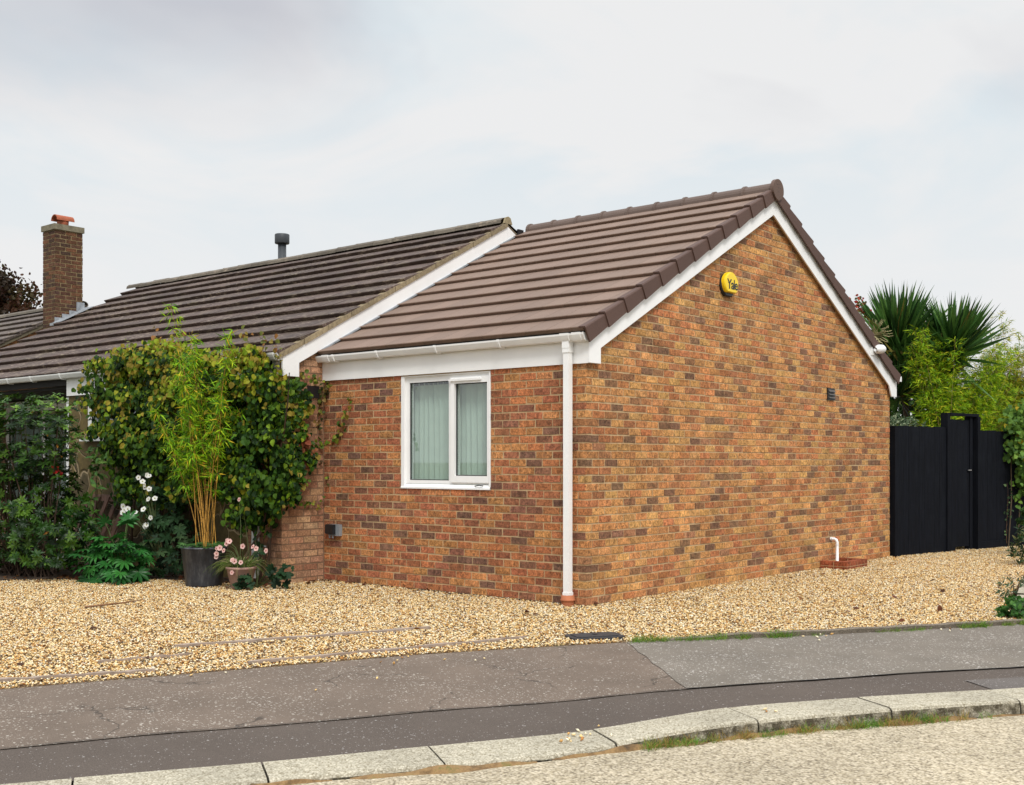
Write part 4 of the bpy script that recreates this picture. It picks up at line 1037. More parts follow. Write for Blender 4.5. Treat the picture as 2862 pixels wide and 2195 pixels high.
tendril(cl, [(-4.0, -.12, 1.9), (-4.0, -.08, 2.1), (-3.99, -.04, 2.3), (-3.93, -.03, 2.42), (-3.86, -.03, 2.47)], fr_, 60, .06, [(.10, .07, .02), (.16, .18, .03), (.05, .07, .02), (.22, .14, .04)], .035)
tendril(cl, [(-4.02, -.5, 2.5), (-4.02, -.3, 2.52), (-4.02, -.15, 2.50), (-4.0, -.05, 2.46)], gr_, 26, .05, yg, .03)
tendril(cl, [(-4.0, -.55, 1.12), (-4.0, -.42, 1.0), (-4.0, -.25, .93), (-4.0, -.10, .93), (-3.99, -.035, 1.02), (-3.97, -.02, 1.22), (-3.97, -.02, 1.34)], gr_, 26, .045, yg, .02)
tendril(cl, [(-4.0, -.5, 1.20), (-4.0, -.38, 1.18), (-4.0, -.28, 1.22)], gr_, 16, .045, yg, .02)
tendril(cl, [(-4.0, -.35, 1.45), (-4.0, -.15, 1.44), (-4.0, -.03, 1.46), (-3.95, -.02, 1.45)], gr_, 8, .04, [(.08, .05, .02)], .015)
for (x, z) in ((-7.0, 3.0), (-6.4, 3.05), (-5.9, 3.08), (-4.45, 2.95), (-4.15, 2.92), (-3.9, 2.8)):
    tendril(cl, [(x, -.85, z-.25), (x+.02, -.86, z), (x+random.uniform(-.15, .15), -.9, z+.10)], (0.3, -.8, .6), 16, .06, [(.26, .2, .04), (.30, .14, .04), (.14, .16, .03)], .04)

# ---- large rhododendron on the left
rh = empty('rhododendron', 'large dark green evergreen shrub in front of the porch at the left edge', 'shrub')
def ell(n, c, r, shell=.55):
    u = norm(rng.normal(0, 1, (n, 3))); k = rng.uniform(shell, 1, (n, 1))**.6; return np.array(c) + u*k*np.array(r)
W_ = np.concatenate([ell(430, (-7.50, -2.15, 1.75), (.95, .7, .62)), ell(560, (-7.75, -2.15, .95), (1.15, .9, .85)), ell(240, (-7.0, -2.0, .55), (.65, .6, .5)), ell(260, (-8.3, -2.6, 1.4), (1.0, .8, .95)), ell(80, (-7.25, -1.95, 2.1), (.5, .4, .25)), ell(70, (-7.9, -2.3, 2.1), (.7, .5, .3)), ell(46, (-6.6, -2.35, .45), (.5, .4, .3))])
W_ = W_[W_[:, 2] > .12]; kpw = rng.integers(7, 12, len(W_))
P = np.repeat(W_, kpw, 0); n = len(P)
ax = norm(W_ - np.array([-7.4, -2.0, .6]) + np.array([0, -.2, .5]) + rng.normal(0, .35, W_.shape)); ax = np.repeat(ax, kpw, 0)
ang = np.concatenate([np.linspace(0, 2*np.pi, k, endpoint=False)+rng.uniform(0, 6) for k in kpw])
t1 = norm(np.cross(ax, np.array([.3, .2, .9]))); t2 = np.cross(ax, t1)
d3 = norm((np.cos(ang)[:, None]*t1 + np.sin(ang)[:, None]*t2) + ax*rng.uniform(-.1, .7, (n, 1)))
colr = np.repeat(pickc([(.016, .052, .006), (.034, .088, .008), (.068, .14, .012), (.009, .028, .005)], len(W_), v=.25), kpw, 0)*rng.uniform(.85, 1.15, (n, 1))
yl = rng.random(n) < .002; colr[yl] = (.5, .22, .03)
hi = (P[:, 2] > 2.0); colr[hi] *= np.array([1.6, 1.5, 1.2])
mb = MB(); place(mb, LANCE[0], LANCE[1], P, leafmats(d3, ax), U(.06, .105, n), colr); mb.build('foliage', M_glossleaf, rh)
mb = MB()
for i in range(0, len(W_), 14):
    b = np.array([-7.4+random.uniform(-.5, .5), -2.1+random.uniform(-.2, .2), .0]); e = W_[i]; m_ = (b+e)/2+np.array([random.uniform(-.15, .15), random.uniform(-.1, .1), random.uniform(-.1, .2)])
    branchy(mb, [b, m_, e], .012, .004, (.07, .045, .03), 4)
mb.build('stem', M_stem, rh)
rb_ = np.array([-6.72, -2.05, 1.33]); mb = MB(); n = 8; place(mb, HEART[0], HEART[1], rb_+rng.normal(0, .035, (n, 3)), leafmats(rng.normal(0, 1, (n, 3)), norm(rng.normal(0, .4, (n, 3))+(0.5, -1, .2))), U(.03, .055, n), pickc([(.30, .015, .015), (.45, .05, .03)], n)); mb.build('red_leaves', M_leaf, rh)
# a young sprig of the same kind in front of the stone wall
sp = empty('young_shrub', 'sparse green sprig in front of the stone wall below the small window', 'shrub')
W2 = np.array([(-7.05, -1.35, 1.52), (-7.2, -1.3, 1.35), (-6.95, -1.4, 1.3), (-7.3, -1.3, 1.6), (-6.7, -1.4, 1.5), (-6.9, -1.5, .95), (-6.75, -1.5, 1.15)]); kpw = np.full(len(W2), 8); P = np.repeat(W2, 8, 0)+rng.normal(0, .02, (56, 3)); n = 56
ax = np.tile(norm(np.array([.3, -.6, .7])), (n, 1)); d3 = norm(rng.normal(0, 1, (n, 3)) - ax*0+(0, 0, .1))
mb = MB(); place(mb, LANCE[0], LANCE[1], P, leafmats(d3, ax), U(.10, .16, n), pickc([(.06, .14, .03), (.09, .17, .03)], n)); mb.build('foliage', M_leaf, sp)
mb = MB()
for e in W2: branchy(mb, [(-7.0, -1.35, 0), (-7.0+random.uniform(-.05, .05), -1.35, .7), e], .008, .003, (.08, .06, .03), 4)
mb.build('stem', M_stem, sp)

# ---- fatsia
def palmate(lobes=8, wd=.12):
    V = [(0, 0, 0)]; F4 = []
    for k in range(lobes):
        a = R(-115 + 230*k/(lobes-1)); L = 1.0-.28*abs(a)/R(115); c, s_ = math.sin(a), math.cos(a); px_, py2 = s_, -c
        i = len(V); V += [(c*.35*L+px_*wd*.8, s_*.35*L+py2*wd*.8, .02), (c*.68*L+px_*wd, s_*.68*L+py2*wd, .015), (c*L, s_*L, -.12), (c*.68*L-px_*wd, s_*.68*L-py2*wd, .015), (c*.35*L-px_*wd*.8, s_*.35*L-py2*wd*.8, .02), (c*.5*L, s_*.5*L, -.015)]
        F4 += [(0, i, i+1, i+5), (i+5, i+1, i+2, i+3), (0, i+5, i+3, i+4)]
    return V, [F4]
PAL = palmate()
fa = empty('fatsia', 'low glossy dark green plant with large hand shaped leaves on the gravel edge', 'plant')
n = 125; P = ell(n, (-5.93, -1.80, .20), (.56, .40, .32), .25); P[:, 2] = np.abs(P[:, 2])+.04; P[-14:] += np.array([.05, .1, .22])
ax = norm(P - np.array([-5.95, -1.65, -.25]) + rng.normal(0, .12, P.shape)); d3 = norm(P - np.array([-5.95, -1.65, .35])+rng.normal(0, .15, P.shape)); d3[:, 2] -= .3
mb = MB(); place(mb, PAL[0], PAL[1], P, leafmats(d3, ax), U(.13, .20, n), pickc([(.022, .12, .020), (.035, .165, .026), (.015, .08, .015)], n)); mb.build('leaves', M_glossleaf, fa)
mb = MB()
for e in P: mb.tube([(-5.93+random.uniform(-.1, .1), -1.65+random.uniform(-.08, .08), 0), (e+np.array([-5.93, -1.65, .1]))/2+(0, 0, .05), e], [.006, .005, .004], 5, (.10, .16, .05))
mb.build('stalk', M_stem, fa)

# ---- dark low foliage with white anemones
an = empty('white_anemones', 'clump of white flowers with yellow centres over dark leaves', 'flowers')
n = 190; P = np.concatenate([ell(120, (-5.65, -1.15, .42), (.55, .32, .40), .4), ell(70, (-5.85, -1.12, .85), (.38, .25, .35), .3)]); P[:, 2] = np.abs(P[:, 2])
ax = norm(rng.normal(0, .4, P.shape)+(.2, -.8, .7)); d3 = norm(rng.normal(0, .6, P.shape)+(0, -.5, -.3))
PAL5 = palmate(5, .2)
mb = MB(); place(mb, PAL5[0], PAL5[1], P, leafmats(d3, ax), U(.07, .13, n), pickc([(.022, .055, .022), (.030, .075, .026), (.045, .085, .03), (.015, .035, .016)], n)); mb.build('foliage', M_leaf, an)
FL = [(-6.30, -1.4, .90), (-6.28, -1.42, .82), (-6.20, -1.45, .86), (-6.15, -1.43, .87), (-6.17, -1.44, .77), (-6.07, -1.42, .78), (-6.02, -1.4, .83), (-5.87, -1.38, .87), (-5.79, -1.36, 1.0), (-5.68, -1.34, 1.01), (-5.74, -1.36, .77), (-5.8, -1.38, .68), (-5.85, -1.37, .66), (-5.95, -1.4, 1.27), (-5.86, -1.4, 1.22), (-5.83, -1.39, 1.18), (-5.84, -1.38, 1.15), (-5.76, -1.37, 1.13), (-5.74, -1.38, 1.29), (-5.78, -1.38, 1.30)]
PET = ([(0, 0, 0), (.45, .35, .06), (.42, .8, .03), (0, 1, 0), (-.42, .8, .03), (-.45, .35, .06)], [[(0, 1, 2, 3), (0, 3, 4, 5)]])
def flower(parent, c, r, col, ccol, n=5, face=(.5, -.8, .3), name='flower'):
    ax = norm(np.array(face)+rng.normal(0, .3, 3)); t1 = norm(np.cross(ax, (0.1, .2, 1.0))); t2 = np.cross(ax, t1)
    a = np.linspace(0, 2*np.pi, n, endpoint=False)+random.uniform(0, 6); d = np.cos(a)[:, None]*t1+np.sin(a)[:, None]*t2+ax*.18
    mb = MB(); place(mb, PET[0], PET[1], np.tile(np.array(c), (n, 1)), leafmats(d, np.tile(ax, (n, 1))), np.full(n, r), np.tile(col, (n, 1))*rng.uniform(.92, 1.05, (n, 1)))
    f_ = mb.build(name, M_petal, parent)
    cc_ = np.array(c)+ax*.006; mb = MB(); mb.tube([cc_, cc_+ax*.008], [.22*r, .15*r], 8, ccol); mb.build('flower_centre', M_petal, f_)
for c in FL: flower(an, c, random.uniform(.030, .042), (.86, .86, .82), (.45, .42, .10))
mb = MB()
for c in FL: mb.tube([(-5.8+random.uniform(-.1, .1), -1.2, .3), ((c[0]-5.8)/2, (c[1]-1.2)/2-.02, (c[2]+.5)/2), c], [.003, .003, .002], 4, (.10, .13, .05))
mb.build('stem', M_stem, an)

# ---- timber pallet leaning at the wall
pa = empty('leaning_pallet', 'old brown slatted timber pallet leaning against the stone wall', 'pallet')
for k in range(5):
    x = -8.35+k*.24; t_ = .10
    MB().obox((x, -1.15, .0), (.085, 0, 0), (0, .022, .0), (.0+.12, .36, .98)).build('slat', M_palletw, pa)
for z in (.12, .92):
    MB().obox((-8.42+z*.12, -1.15+.36*z+.024, z), (1.28, 0, 0), (0, .05, 0), (.012, .03, .085)).build('rail', M_palletw, pa)

# ---- big planter with bamboo
def pot(name, label, c, prof, m, group=None):
    o = MB().lathe(prof, (0, 0, 0), 48).build(name, m, None, True); o.location = c; tag(o, label, 'plant pot'); return o
m, t = mat('lead_grey_pot'); co = objco(t)
s1 = t.new('ShaderNodeMapping', {0: co, 'Scale': (6, 6, 1.6)}).outputs[0]; nz_ = t.noise(1.6, 6, .7, s1)
cpt = t.ramp(nz_, [(.35, (.018, .020, .026)), (.52, (.045, .050, .060)), (.70, (.13, .135, .14))])
out(t, pbsdf(t, cpt, .45, t.noise(40, 4, .6, co), .15, .003).outputs[0]); M_pot = m
bp = pot('planter', 'large tapered dark grey planter holding the bamboo', (-4.62, -1.36, 0), [(.0, .0), (.205, .0), (.212, .02), (.262, .44), (.272, .445), (.272, .465), (.252, .465), (.246, .42), (.0, .42)], M_pot)
tsl = MB().lathe([(.245, .425), (.1, .44), (.0, .445)], (-4.62, -1.36, 0), 24).build('soil', M_soil, None); tsl.parent = bp; tsl.location = -bp.location
n = 130; a = U(0, 6.28, n); r_ = U(.02, .27, n); P = np.stack([-4.62+r_*np.cos(a), -1.36+r_*np.sin(a), .46+U(0, .055, n)], 1)
ug = empty('alpine_planting', 'small bright green ground plants filling the rim of the large planter', 'plant')
mb = MB(); place(mb, PAL5[0], PAL5[1], P, leafmats(np.stack([np.cos(a), np.sin(a), U(-.2, .2, n)], 1), np.tile((0.1, -.3, 1), (n, 1))+rng.normal(0, .2, (n, 3))), U(.035, .06, n), pickc([(.05, .14, .03), (.08, .18, .05), (.04, .10, .03)], n)); mb.build('foliage', M_leaf, ug)
ba = empty('bamboo', 'tall bamboo with golden canes and bright green leaves growing in the planter', 'bamboo')
canes = []
tips = [(-4.83, 3.32), (-5.25, 1.9), (-4.25, 2.1), (-5.2, 2.1), (-4.98, 2.95), (-4.72, 3.0), (-4.95, 2.75), (-5.2, 2.5), (-5.35, 2.2), (-5.45, 1.9), (-4.75, 2.7), (-4.6, 2.6), (-4.45, 2.35), (-4.08, 3.0), (-4.3, 2.5), (-4.15, 2.2), (-5.05, 2.4), (-4.9, 2.3)]
mb = MB(); LP, LD = [], []
for (tx, tz) in tips:
    bx = -4.62+random.uniform(-.12, .17); by = -1.36+random.uniform(-.11, .11); pts = []; ty = -1.36+random.uniform(-.35, .25)
    for k in range(13):
        f = k/12; pts.append(np.array([bx+(tx-bx)*(.55*f+.45*f**1.6), by+(ty-by)*f**1.6, .44+(tz-.44)*f]))
    kk = random.uniform(.8, 1.2)
    mb.tube(pts, list(np.linspace(.0055, .0016, 13)), 6, (.42*kk, .22*kk, .04*kk))
    for k in range(1, 12):   # nodes
        p = pts[k]; mb.tube([p+(0, 0, -.004), p+(0, 0, .004)], (.0070-.0004*k), 6, (.20, .11, .03))
    z0 = random.uniform(.34, .50)
    for k in range(44):
        f = z0+(1-z0)*random.random()**.9; i = min(11, int(f*12)); p = pts[i]+(pts[i+1]-pts[i])*(f*12-i)
        a = random.uniform(0, 6.28); ln = random.uniform(.06, .30)*(1.2-f*.85); e = p+np.array([math.cos(a)*ln, math.sin(a)*ln*.8, ln*random.uniform(.0, .6)])
        mb.tube([p, (p+e)/2+(0, 0, .01), e], [.0022, .0018, .0012], 3, (.22, .2, .05), cap=False)
        for j in range(random.randint(5, 8)):
            g_ = random.uniform(.3, 1.05); LP.append(p+(e-p)*g_); dd_ = norm((e-p)+rng.normal(0, .12, 3)+(0, 0, -.05)); LD.append(dd_+rng.normal(0, .45, 3)+(0, 0, -.25))
mb.build('cane', M_stem, ba)
P = np.array(LP); D = np.array(LD); n = len(P)
mb = MB(); cc_ = pickc([(.20, .42, .010), (.33, .52, .012), (.07, .20, .008), (.46, .54, .02), (.66, .44, .03)], n, [.30, .22, .30, .12, .06])
place(mb, BAMB[0], BAMB[1], P, leafmats(D, norm(rng.normal(0, .5, (n, 3))+(0, -.4, 1))), U(.075, .13, n)*1.1, cc_); mb.build('foliage', M_leaf, ba)
print('bamboo leaves', n)

# ---- small terracotta pot with grassy plant and pink flowers
m_pk = plain('pale_terracotta', (.36, .22, .175), .85, .15, 9, .2)
sp_ = pot('flower_pot', 'small pinkish terracotta pot beside the large planter', (-4.02, -1.27, 0), [(.0, .0), (.105, .0), (.112, .01), (.165, .225), (.175, .23), (.175, .255), (.160, .255), (.155, .21), (.0, .21)], m_pk)
gp_ = empty('grassy_plant', 'arching grass with pink flowers spilling from the small pot', 'plant')
n = 420; a = rng.normal(2.8, 1.1, n); P = np.stack([-4.02+U(0, .12, n)*np.cos(a), -1.27+U(0, .12, n)*np.sin(a), np.full(n, .23)], 1)
mb = MB()
V = []; 
for i in range(n):
    L = random.uniform(.18, .42); out_ = random.uniform(.3, 1.0); d = np.array([math.cos(a[i]), math.sin(a[i])]); q = []
    for k in range(6):
        f = k/5; q.append(P[i]+np.array([d[0]*L*out_*f, d[1]*L*out_*f, L*(.85*f - (1.05*out_+.1)*f*f)]))
    mb.tube(q, list(np.linspace(.0042, .0010, 6)), 3, tuple(pickc([(.11, .17, .03), (.16, .21, .05), (.35, .33, .14), (.07, .12, .02)], 1)[0]), cap=False)
mb.build('foliage', M_leaf, gp_)
PK = [(-4.12, -1.4, .52), (-4.06, -1.4, .55), (-4.10, -1.4, .56), (-4.28, -1.42, .46), (-4.22, -1.42, .47), (-4.17, -1.4, .44), (-4.29, -1.42, .36), (-4.27, -1.43, .40), (-3.98, -1.42, .34), (-3.94, -1.42, .33), (-3.85, -1.4, .32), (-3.97, -1.42, .22), (-3.96, -1.44, .20), (-3.88, -1.35, .50), (-3.73, -1.32, .50), (-3.70, -1.3, .48), (-3.58, -1.25, .46), (-4.08, -1.25, 1.03)]
for c in PK: flower(gp_, c, random.uniform(.028, .038), (.84, .55, .50), (.45, .08, .08), 5, (.4, -.9, .2))
mb = MB()
for c in PK: mb.tube([(-4.0+random.uniform(-.05, .05), -1.27, .22), ((c[0]-4.0)/2, (c[1]-1.27)/2, (c[2]+.4)/2), c], [.003, .003, .0015], 4, (.10, .14, .05))
mb.build('stem', M_stem, gp_)
# ---- dark round-leaved plant by the downpipe
hp = empty('mallow_plant', 'dark green round leaved plant at the foot of the old brick corner', 'plant')
n = 60; P = np.concatenate([ell(26, (-3.62, -1.02, .16), (.20, .12, .14), .3), ell(22, (-3.86, -1.35, .08), (.16, .10, .09), .3), ell(12, (-4.02, -1.05, .42), (.18, .05, .22), .2)]); P[:, 2] = np.abs(P[:, 2])+.01
PALr = palmate(7, .24)
mb = MB(); place(mb, PALr[0], PALr[1], P, leafmats(norm(rng.normal(0, .7, P.shape)+(0, -.3, -.3)), norm(rng.normal(0, .35, P.shape)+(.3, -.8, .6))), U(.045, .085, n), pickc([(.02, .055, .022), (.03, .075, .03), (.018, .04, .02)], n)); mb.build('foliage', M_leaf, hp)
mb = MB()
for e in P[::2]: mb.tube([(-3.95, -1.1, 0), (e+np.array([-3.95, -1.1, .1]))/2, e], [.005, .004, .003], 4, (.07, .09, .03))
mb.tube([(-4.05, -1.1, .0), (-4.06, -1.12, .35), (-4.1, -1.15, .75), (-4.12, -1.2, 1.02)], [.006, .005, .004, .003], 5, (.07, .09, .03))
mb.build('stem', M_stem, hp)
# leaf litter in the bed
n = 700; P = np.stack([U(-9, -3.9, n), U(-3.2, -.7, n), U(.012, .03, n)], 1); P = P[inside(P, bed)]; Q = np.array([(x+rng.normal(0, .12), y+rng.normal(0, .1), .012) for (x, y) in bed[2:8] for _ in range(26)] + [(rng.uniform(-3.9, -1.5), rng.uniform(-.18, -.03), .01) for _ in range(22)] + [(-4.04+rng.uniform(0, .3), rng.uniform(-.5, -.03), .012) for _ in range(20)])
Lt = np.stack([U(-7, 3, 260), U(-5.5, 6, 260), np.full(260, .016)], 1); Lt = Lt[inside(Lt, region)]
P = np.concatenate([P, Q, Lt]); n = len(P)
mb = MB(); place(mb, HEART[0], HEART[1], P, leafmats(rng.normal(0, 1, (n, 3))*(1, 1, .15), norm(rng.normal(0, .3, (n, 3))+(0, 0, 1))), U(.025, .07, n), pickc([(.14, .05, .025), (.09, .04, .02), (.20, .09, .03)], n))
tag(mb.build('fallen_leaves', M_leaf), 'brown fallen leaves along the planting bed and wall foot', 'fallen leaves', kind='stuff')

# ================================================================== planting behind and beside the black fence
def spiky(name, label, c, heads, tr):
    o = empty(name, label, 'palm')
    for hc, rr, nb_ in heads:
        n = nb_; u = norm(rng.normal(0, .8, (n, 3))+np.array([0, -.1, 1.25])); P = np.tile(np.array(hc), (n, 1)) + u*.08
        mb = MB()
        B2 = ([(-.5, 0, 0), (.5, 0, 0), (.45, .5, .25), (-.45, .5, .25), (0, .5, -.2), (0, 1, .0)], None)
        sc = U(.75, 1.05, n)*rr
        M3 = leafmats(u, norm(np.cross(u, rng.normal(0, 1, (n, 3)))))
        base = np.array([(-.030, 0, 0), (.030, 0, 0), (.036, .5, .012), (-.036, .5, .012), (0, 1, -.04)])
        place(mb, base, [[(0, 1, 2, 3)], [(3, 2, 4)]], P, M3, sc, pickc([(.035, .095, .022), (.055, .135, .028), (.085, .18, .035), (.02, .05, .016), (.20, .17, .04)], n, [.25, .3, .25, .15, .05], .2))
        mb.build('crown', M_glossleaf, o)
    mb = MB()
    for t_ in tr: mb.tube(t_, list(np.linspace(.07, .05, len(t_))), 8, (.07, .05, .03))
    mb.build('trunk', M_stem, o)
spiky('cabbage_palm', 'tall spiky green palm with sword shaped leaves behind the right roof edge', None,
      [((-.95, 10.7, 3.45), 1.2, 230), ((-.80, 10.8, 3.0), 1.0, 170), ((-.9, 10.6, 2.6), .9, 160)], [[(-.75, 10.9, 0), (-.8, 10.9, 1.8), (-.95, 10.75, 3.5), (-1.02, 10.7, 3.8)]])
spiky('cabbage_palm', 'second spiky green palm partly hidden by the bamboo above the gate', None,
      [((-.10, 11.0, 3.30), 1.1, 220), ((-.3, 10.9, 2.9), .8, 150)], [[(-.4, 11.1, 0), (-.35, 11.1, 1.8), (-.18, 11.0, 3.5)]])
# creamy flower spray on the palm
mb = MB(); c0 = np.array([-1.15, 10.1, 3.70])
for k in range(46):
    d = norm(np.array([random.uniform(-.2, 1.2), -.3+random.uniform(-.4, .4), random.uniform(-.9, .8)])); p = c0.copy(); q = [p.copy()]
    for j in range(4): p = p + d*.075 + rng.normal(0, .016, 3); q.append(p.copy())
    mb.tube(q, .006, 4, tuple(np.array((.50, .44, .24))*random.uniform(.7, 1.2)))
o = mb.build('flower_spray', M_stem); tag(o, 'pale cream branching flower spray beside the right roof edge', 'flower spray')
# red leaved shrub
rs = empty('red_leaved_shrub', 'small tuft of red leaves above the right roof slope', 'shrub')
n = 150; P = ell(n, (-1.62, 10.5, 4.22), (.22, .2, .30), .1); mb = MB()
place(mb, HEART[0], HEART[1], P, leafmats(rng.normal(0, 1, (n, 3)), norm(rng.normal(0, 1, (n, 3)))), U(.04, .06, n), pickc([(.38, .03, .03), (.5, .08, .05), (.10, .10, .03)], n)); mb.build('foliage', M_leaf, rs)
mb = MB(); mb.tube([(-1.7, 10.5, 0), (-1.66, 10.5, 2.5), (-1.62, 10.5, 4.2)], [.02, .015, .006], 5, (.1, .05, .03)); mb.build('stem', M_stem, rs)
def bamboo2(label, c, tips, nl_, cols, lsz=(.08, .15), pw=None):
    o = empty('garden_bamboo', label, 'bamboo'); mb = MB(); LP, LD = [], []
    for (tx, ty, tz) in tips:
        b = np.array([c[0]+random.uniform(-.25, .25), c[1]+random.uniform(-.2, .2), 0]); e = np.array([tx, ty, tz]); pts = [b+(e-b)*np.array([f**1.5, f**1.5, f]) for f in np.linspace(0, 1, 11)]
        mb.tube(pts, list(np.linspace(.008, .002, 11)), 5, (.26, .2, .06))
        for k in range(nl_):
            f = .42+.58*random.random(); i = min(9, int(f*10)); p = pts[i]+(pts[i+1]-pts[i])*(f*10-i)
            ln = random.uniform(.08, .38)*(1.1-.75*max(0, f-.5)*2*.9); a = random.uniform(0, 6.28); e2 = p+np.array([math.cos(a)*ln, math.sin(a)*ln, ln*random.uniform(-.1, .5)])
            for j in range(8): g_ = random.uniform(.2, 1.05); LP.append(p+(e2-p)*g_); LD.append(norm(e2-p)+rng.normal(0, .5, 3)+(0, 0, -.2))
    mb.build('cane', M_stem, o); P = np.array(LP); D = np.array(LD); kp_ = ((P[:, :2]-fp) @ fn_) < -.12; P = P[kp_]; D = D[kp_]; n = len(P); mb = MB()
    place(mb, BAMB[0], BAMB[1], P, leafmats(D, norm(rng.normal(0, .5, (n, 3))+(0, -.4, 1))), U(*lsz, n)*1.15, pickc(cols, n, pw)); mb.build('foliage', M_leaf, o)
gcol = [(.22, .40, .012), (.40, .54, .016), (.08, .18, .010), (.60, .56, .03)]
bamboo2('dense bright green bamboo directly behind the gate', (.05, 10.4), [(q_, 10.0+(q_+.45)*1.5+random.uniform(0, .4), 2.2+(1.55 if q_ < .15 else 1.35)*math.sqrt(random.random())) for q_ in [random.uniform(-.42, .80) for _ in range(54)]] + [(-.38, 10.0, 3.72), (-.28, 10.0, 3.6), (-.45, 10, 3.5), (.2, 10.3, 3.55)], 90, gcol, (.06, .12), pw=[.35, .3, .22, .13])
bamboo2('taller yellowing bamboo with wispy tips at the right of the gate', (.4, 13.2), [(random.uniform(-.35, 1.0), random.uniform(12.7, 13.4), 2.3+1.4*math.sqrt(random.random())) for _ in range(30)] + [(.11, 13.0, 4.32), (.16, 13, 4.1), (.6, 13, 3.9), (.45, 13, 3.8), (-.1, 13, 4.0)], 85, [(.30, .36, .03), (.46, .42, .03), (.14, .26, .02), (.60, .46, .04)], (.07, .13), [.35, .25, .28, .12])
# pale variegated shrub just above the fence
vs = empty('variegated_shrub', 'pale grey green shrub peeping over the fence beside the wall corner', 'shrub')
W2 = ell(130, (-.40, 9.3, 1.95), (.55, .3, .32), .2); P = np.repeat(W2, 7, 0); n = len(P); ax = np.repeat(norm(rng.normal(0, .5, W2.shape)+(.2, -.5, .8)), 7, 0)
mb = MB(); place(mb, LANCE[0], LANCE[1], P, leafmats(norm(rng.normal(0, 1, (n, 3))), ax), U(.05, .09, n), pickc([(.10, .15, .08), (.26, .30, .18), (.05, .09, .04)], n)); mb.build('foliage', M_leaf, vs)
mb = MB(); mb.tube([(-.28, 9.2, 0), (-.28, 9.2, 1.9)], [.02, .01], 5, (.1, .07, .04)); mb.build('stem', M_stem, vs)
# dark hedge filling the back of the garden
hd = empty('garden_hedge', 'dark green hedge at the back of the garden behind the palms', 'hedge')
W2 = np.stack([U(-4.2, 1.9, 900), U(13.6, 14.3, 900), U(.6, 3.0, 900)], 1); P = np.repeat(W2, 18, 0)+rng.normal(0, .12, (900*18, 3)); n = len(P)
mb = MB(); place(mb, HEART[0], HEART[1], P, leafmats(norm(rng.normal(0, 1, (n, 3))), norm(rng.normal(0, .5, (n, 3))+(.3, -1, .3))), U(.07, .13, n), pickc([(.018, .045, .010), (.035, .08, .014), (.06, .11, .02), (.12, .13, .03)], n, [.35, .35, .2, .1])); mb.build('foliage', M_leaf, hd)
mb = MB()
for k in range(13): mb.tube([(-4+k*.45, 14.1, -.03), (-3.95+k*.45, 14.05, 1.2), (-4+k*.45, 14, 2.4)], [.03, .025, .01], 6, (.06, .045, .03))
mb.build('trunk', M_stem, hd)
# climber on the fence at the right edge
fc_ = empty('fence_climber', 'round leaved green and yellow climber hanging over the black fence at the right edge', 'climbing plant')
def on_f(s_, off, z): p = fpt(s_, off); return (p[0], p[1], z)
W2 = []
while len(W2) < 260:
    s_ = random.uniform(2.7, 4.9); z = random.uniform(.85, 2.5)
    lim = 3.35 + (0.25 if z < 1.5 else 0)
    if s_ > lim - max(0, (z-1.95))*1.4 and z > .9+.15*math.sin(s_*5) and z < 2.05+.35*(s_-2.6): W2.append(on_f(s_, random.uniform(.05, .30), z))
W2 = np.array(W2); P = np.repeat(W2, 9, 0)+rng.normal(0, .075, (len(W2)*9, 3)); n = len(P)
mb = MB(); place(mb, HEART[0], HEART[1], P, leafmats(norm(rng.normal(0, .5, (n, 3))+(0, -.2, -.7)), norm(rng.normal(0, .4, (n, 3))+(.7, -.8, .4))), U(.06, .105, n), pickc([(.10, .20, .03), (.16, .27, .04), (.06, .13, .025), (.5, .38, .03)], n, [.4, .3, .27, .03])); mb.build('foliage', M_leaf, fc_)
mb = MB()
for k in range(5):
    s_ = 3.4+k*.3; mb.tube([on_f(s_, .06, 0), on_f(s_+.1, .06, .8), on_f(s_+.05, .08, 1.5), on_f(s_+.2, .07, 2.1)], [.012, .01, .008, .004], 5, (.10, .07, .04))
mb.build('stem', M_stem, fc_)
tendril(fc_, [on_f(3.35, .05, .05), on_f(3.37, .05, .5), on_f(3.42, .05, .9), on_f(3.38, .05, 1.1)], (.7, -.8, .2), 26, .05, [(.10, .16, .06), (.05, .09, .04)], .03)
# bushes at the right edge of the drive
def bush(name, label, c, r, nw, cols, ls=(.05, .10), leaf=LANCE, per=8, cat='shrub', m_=M_leaf):
    o = empty(name, label, cat); W2 = ell(nw, c, r, .3); W2[:, 2] = np.maximum(W2[:, 2], .02+c[2]-c[2]); P = np.repeat(W2, per, 0)+rng.normal(0, .012, (nw*per, 3)); n = len(P)
    ax = np.repeat(norm(W2-np.array(c)+(0, -.1, .25)+rng.normal(0, .1, W2.shape)), per, 0)
    mb = MB(); place(mb, leaf[0], leaf[1], P, leafmats(norm(rng.normal(0, 1, (n, 3))+ax*.5), ax), U(*ls, n), pickc(cols, n)); mb.build('foliage', m_, o)
    mb = MB()
    for e in W2[::3]: mb.tube([(c[0]+random.uniform(-.05, .05), c[1], 0.0), (np.array(c)+e)/2, e], [.006, .005, .003], 4, (.09, .06, .03))
    mb.build('stem', M_stem, o); return o
bush('border_shrub', 'dark leafy shrub with pale leaf edges where the gravel meets the black fence', (2.15, 7.9, .26), (.33, .42, .36), 90, [(.035, .07, .03), (.06, .11, .04), (.02, .045, .02), (.20, .20, .08)])
bush('border_shrub', 'upright shrub with larger bright leaves at the right edge above the dark one', (1.75, 9.6, .48), (.34, .35, .45), 60, [(.06, .13, .03), (.10, .17, .04), (.03, .07, .02)], (.07, .12), HEART, 6)
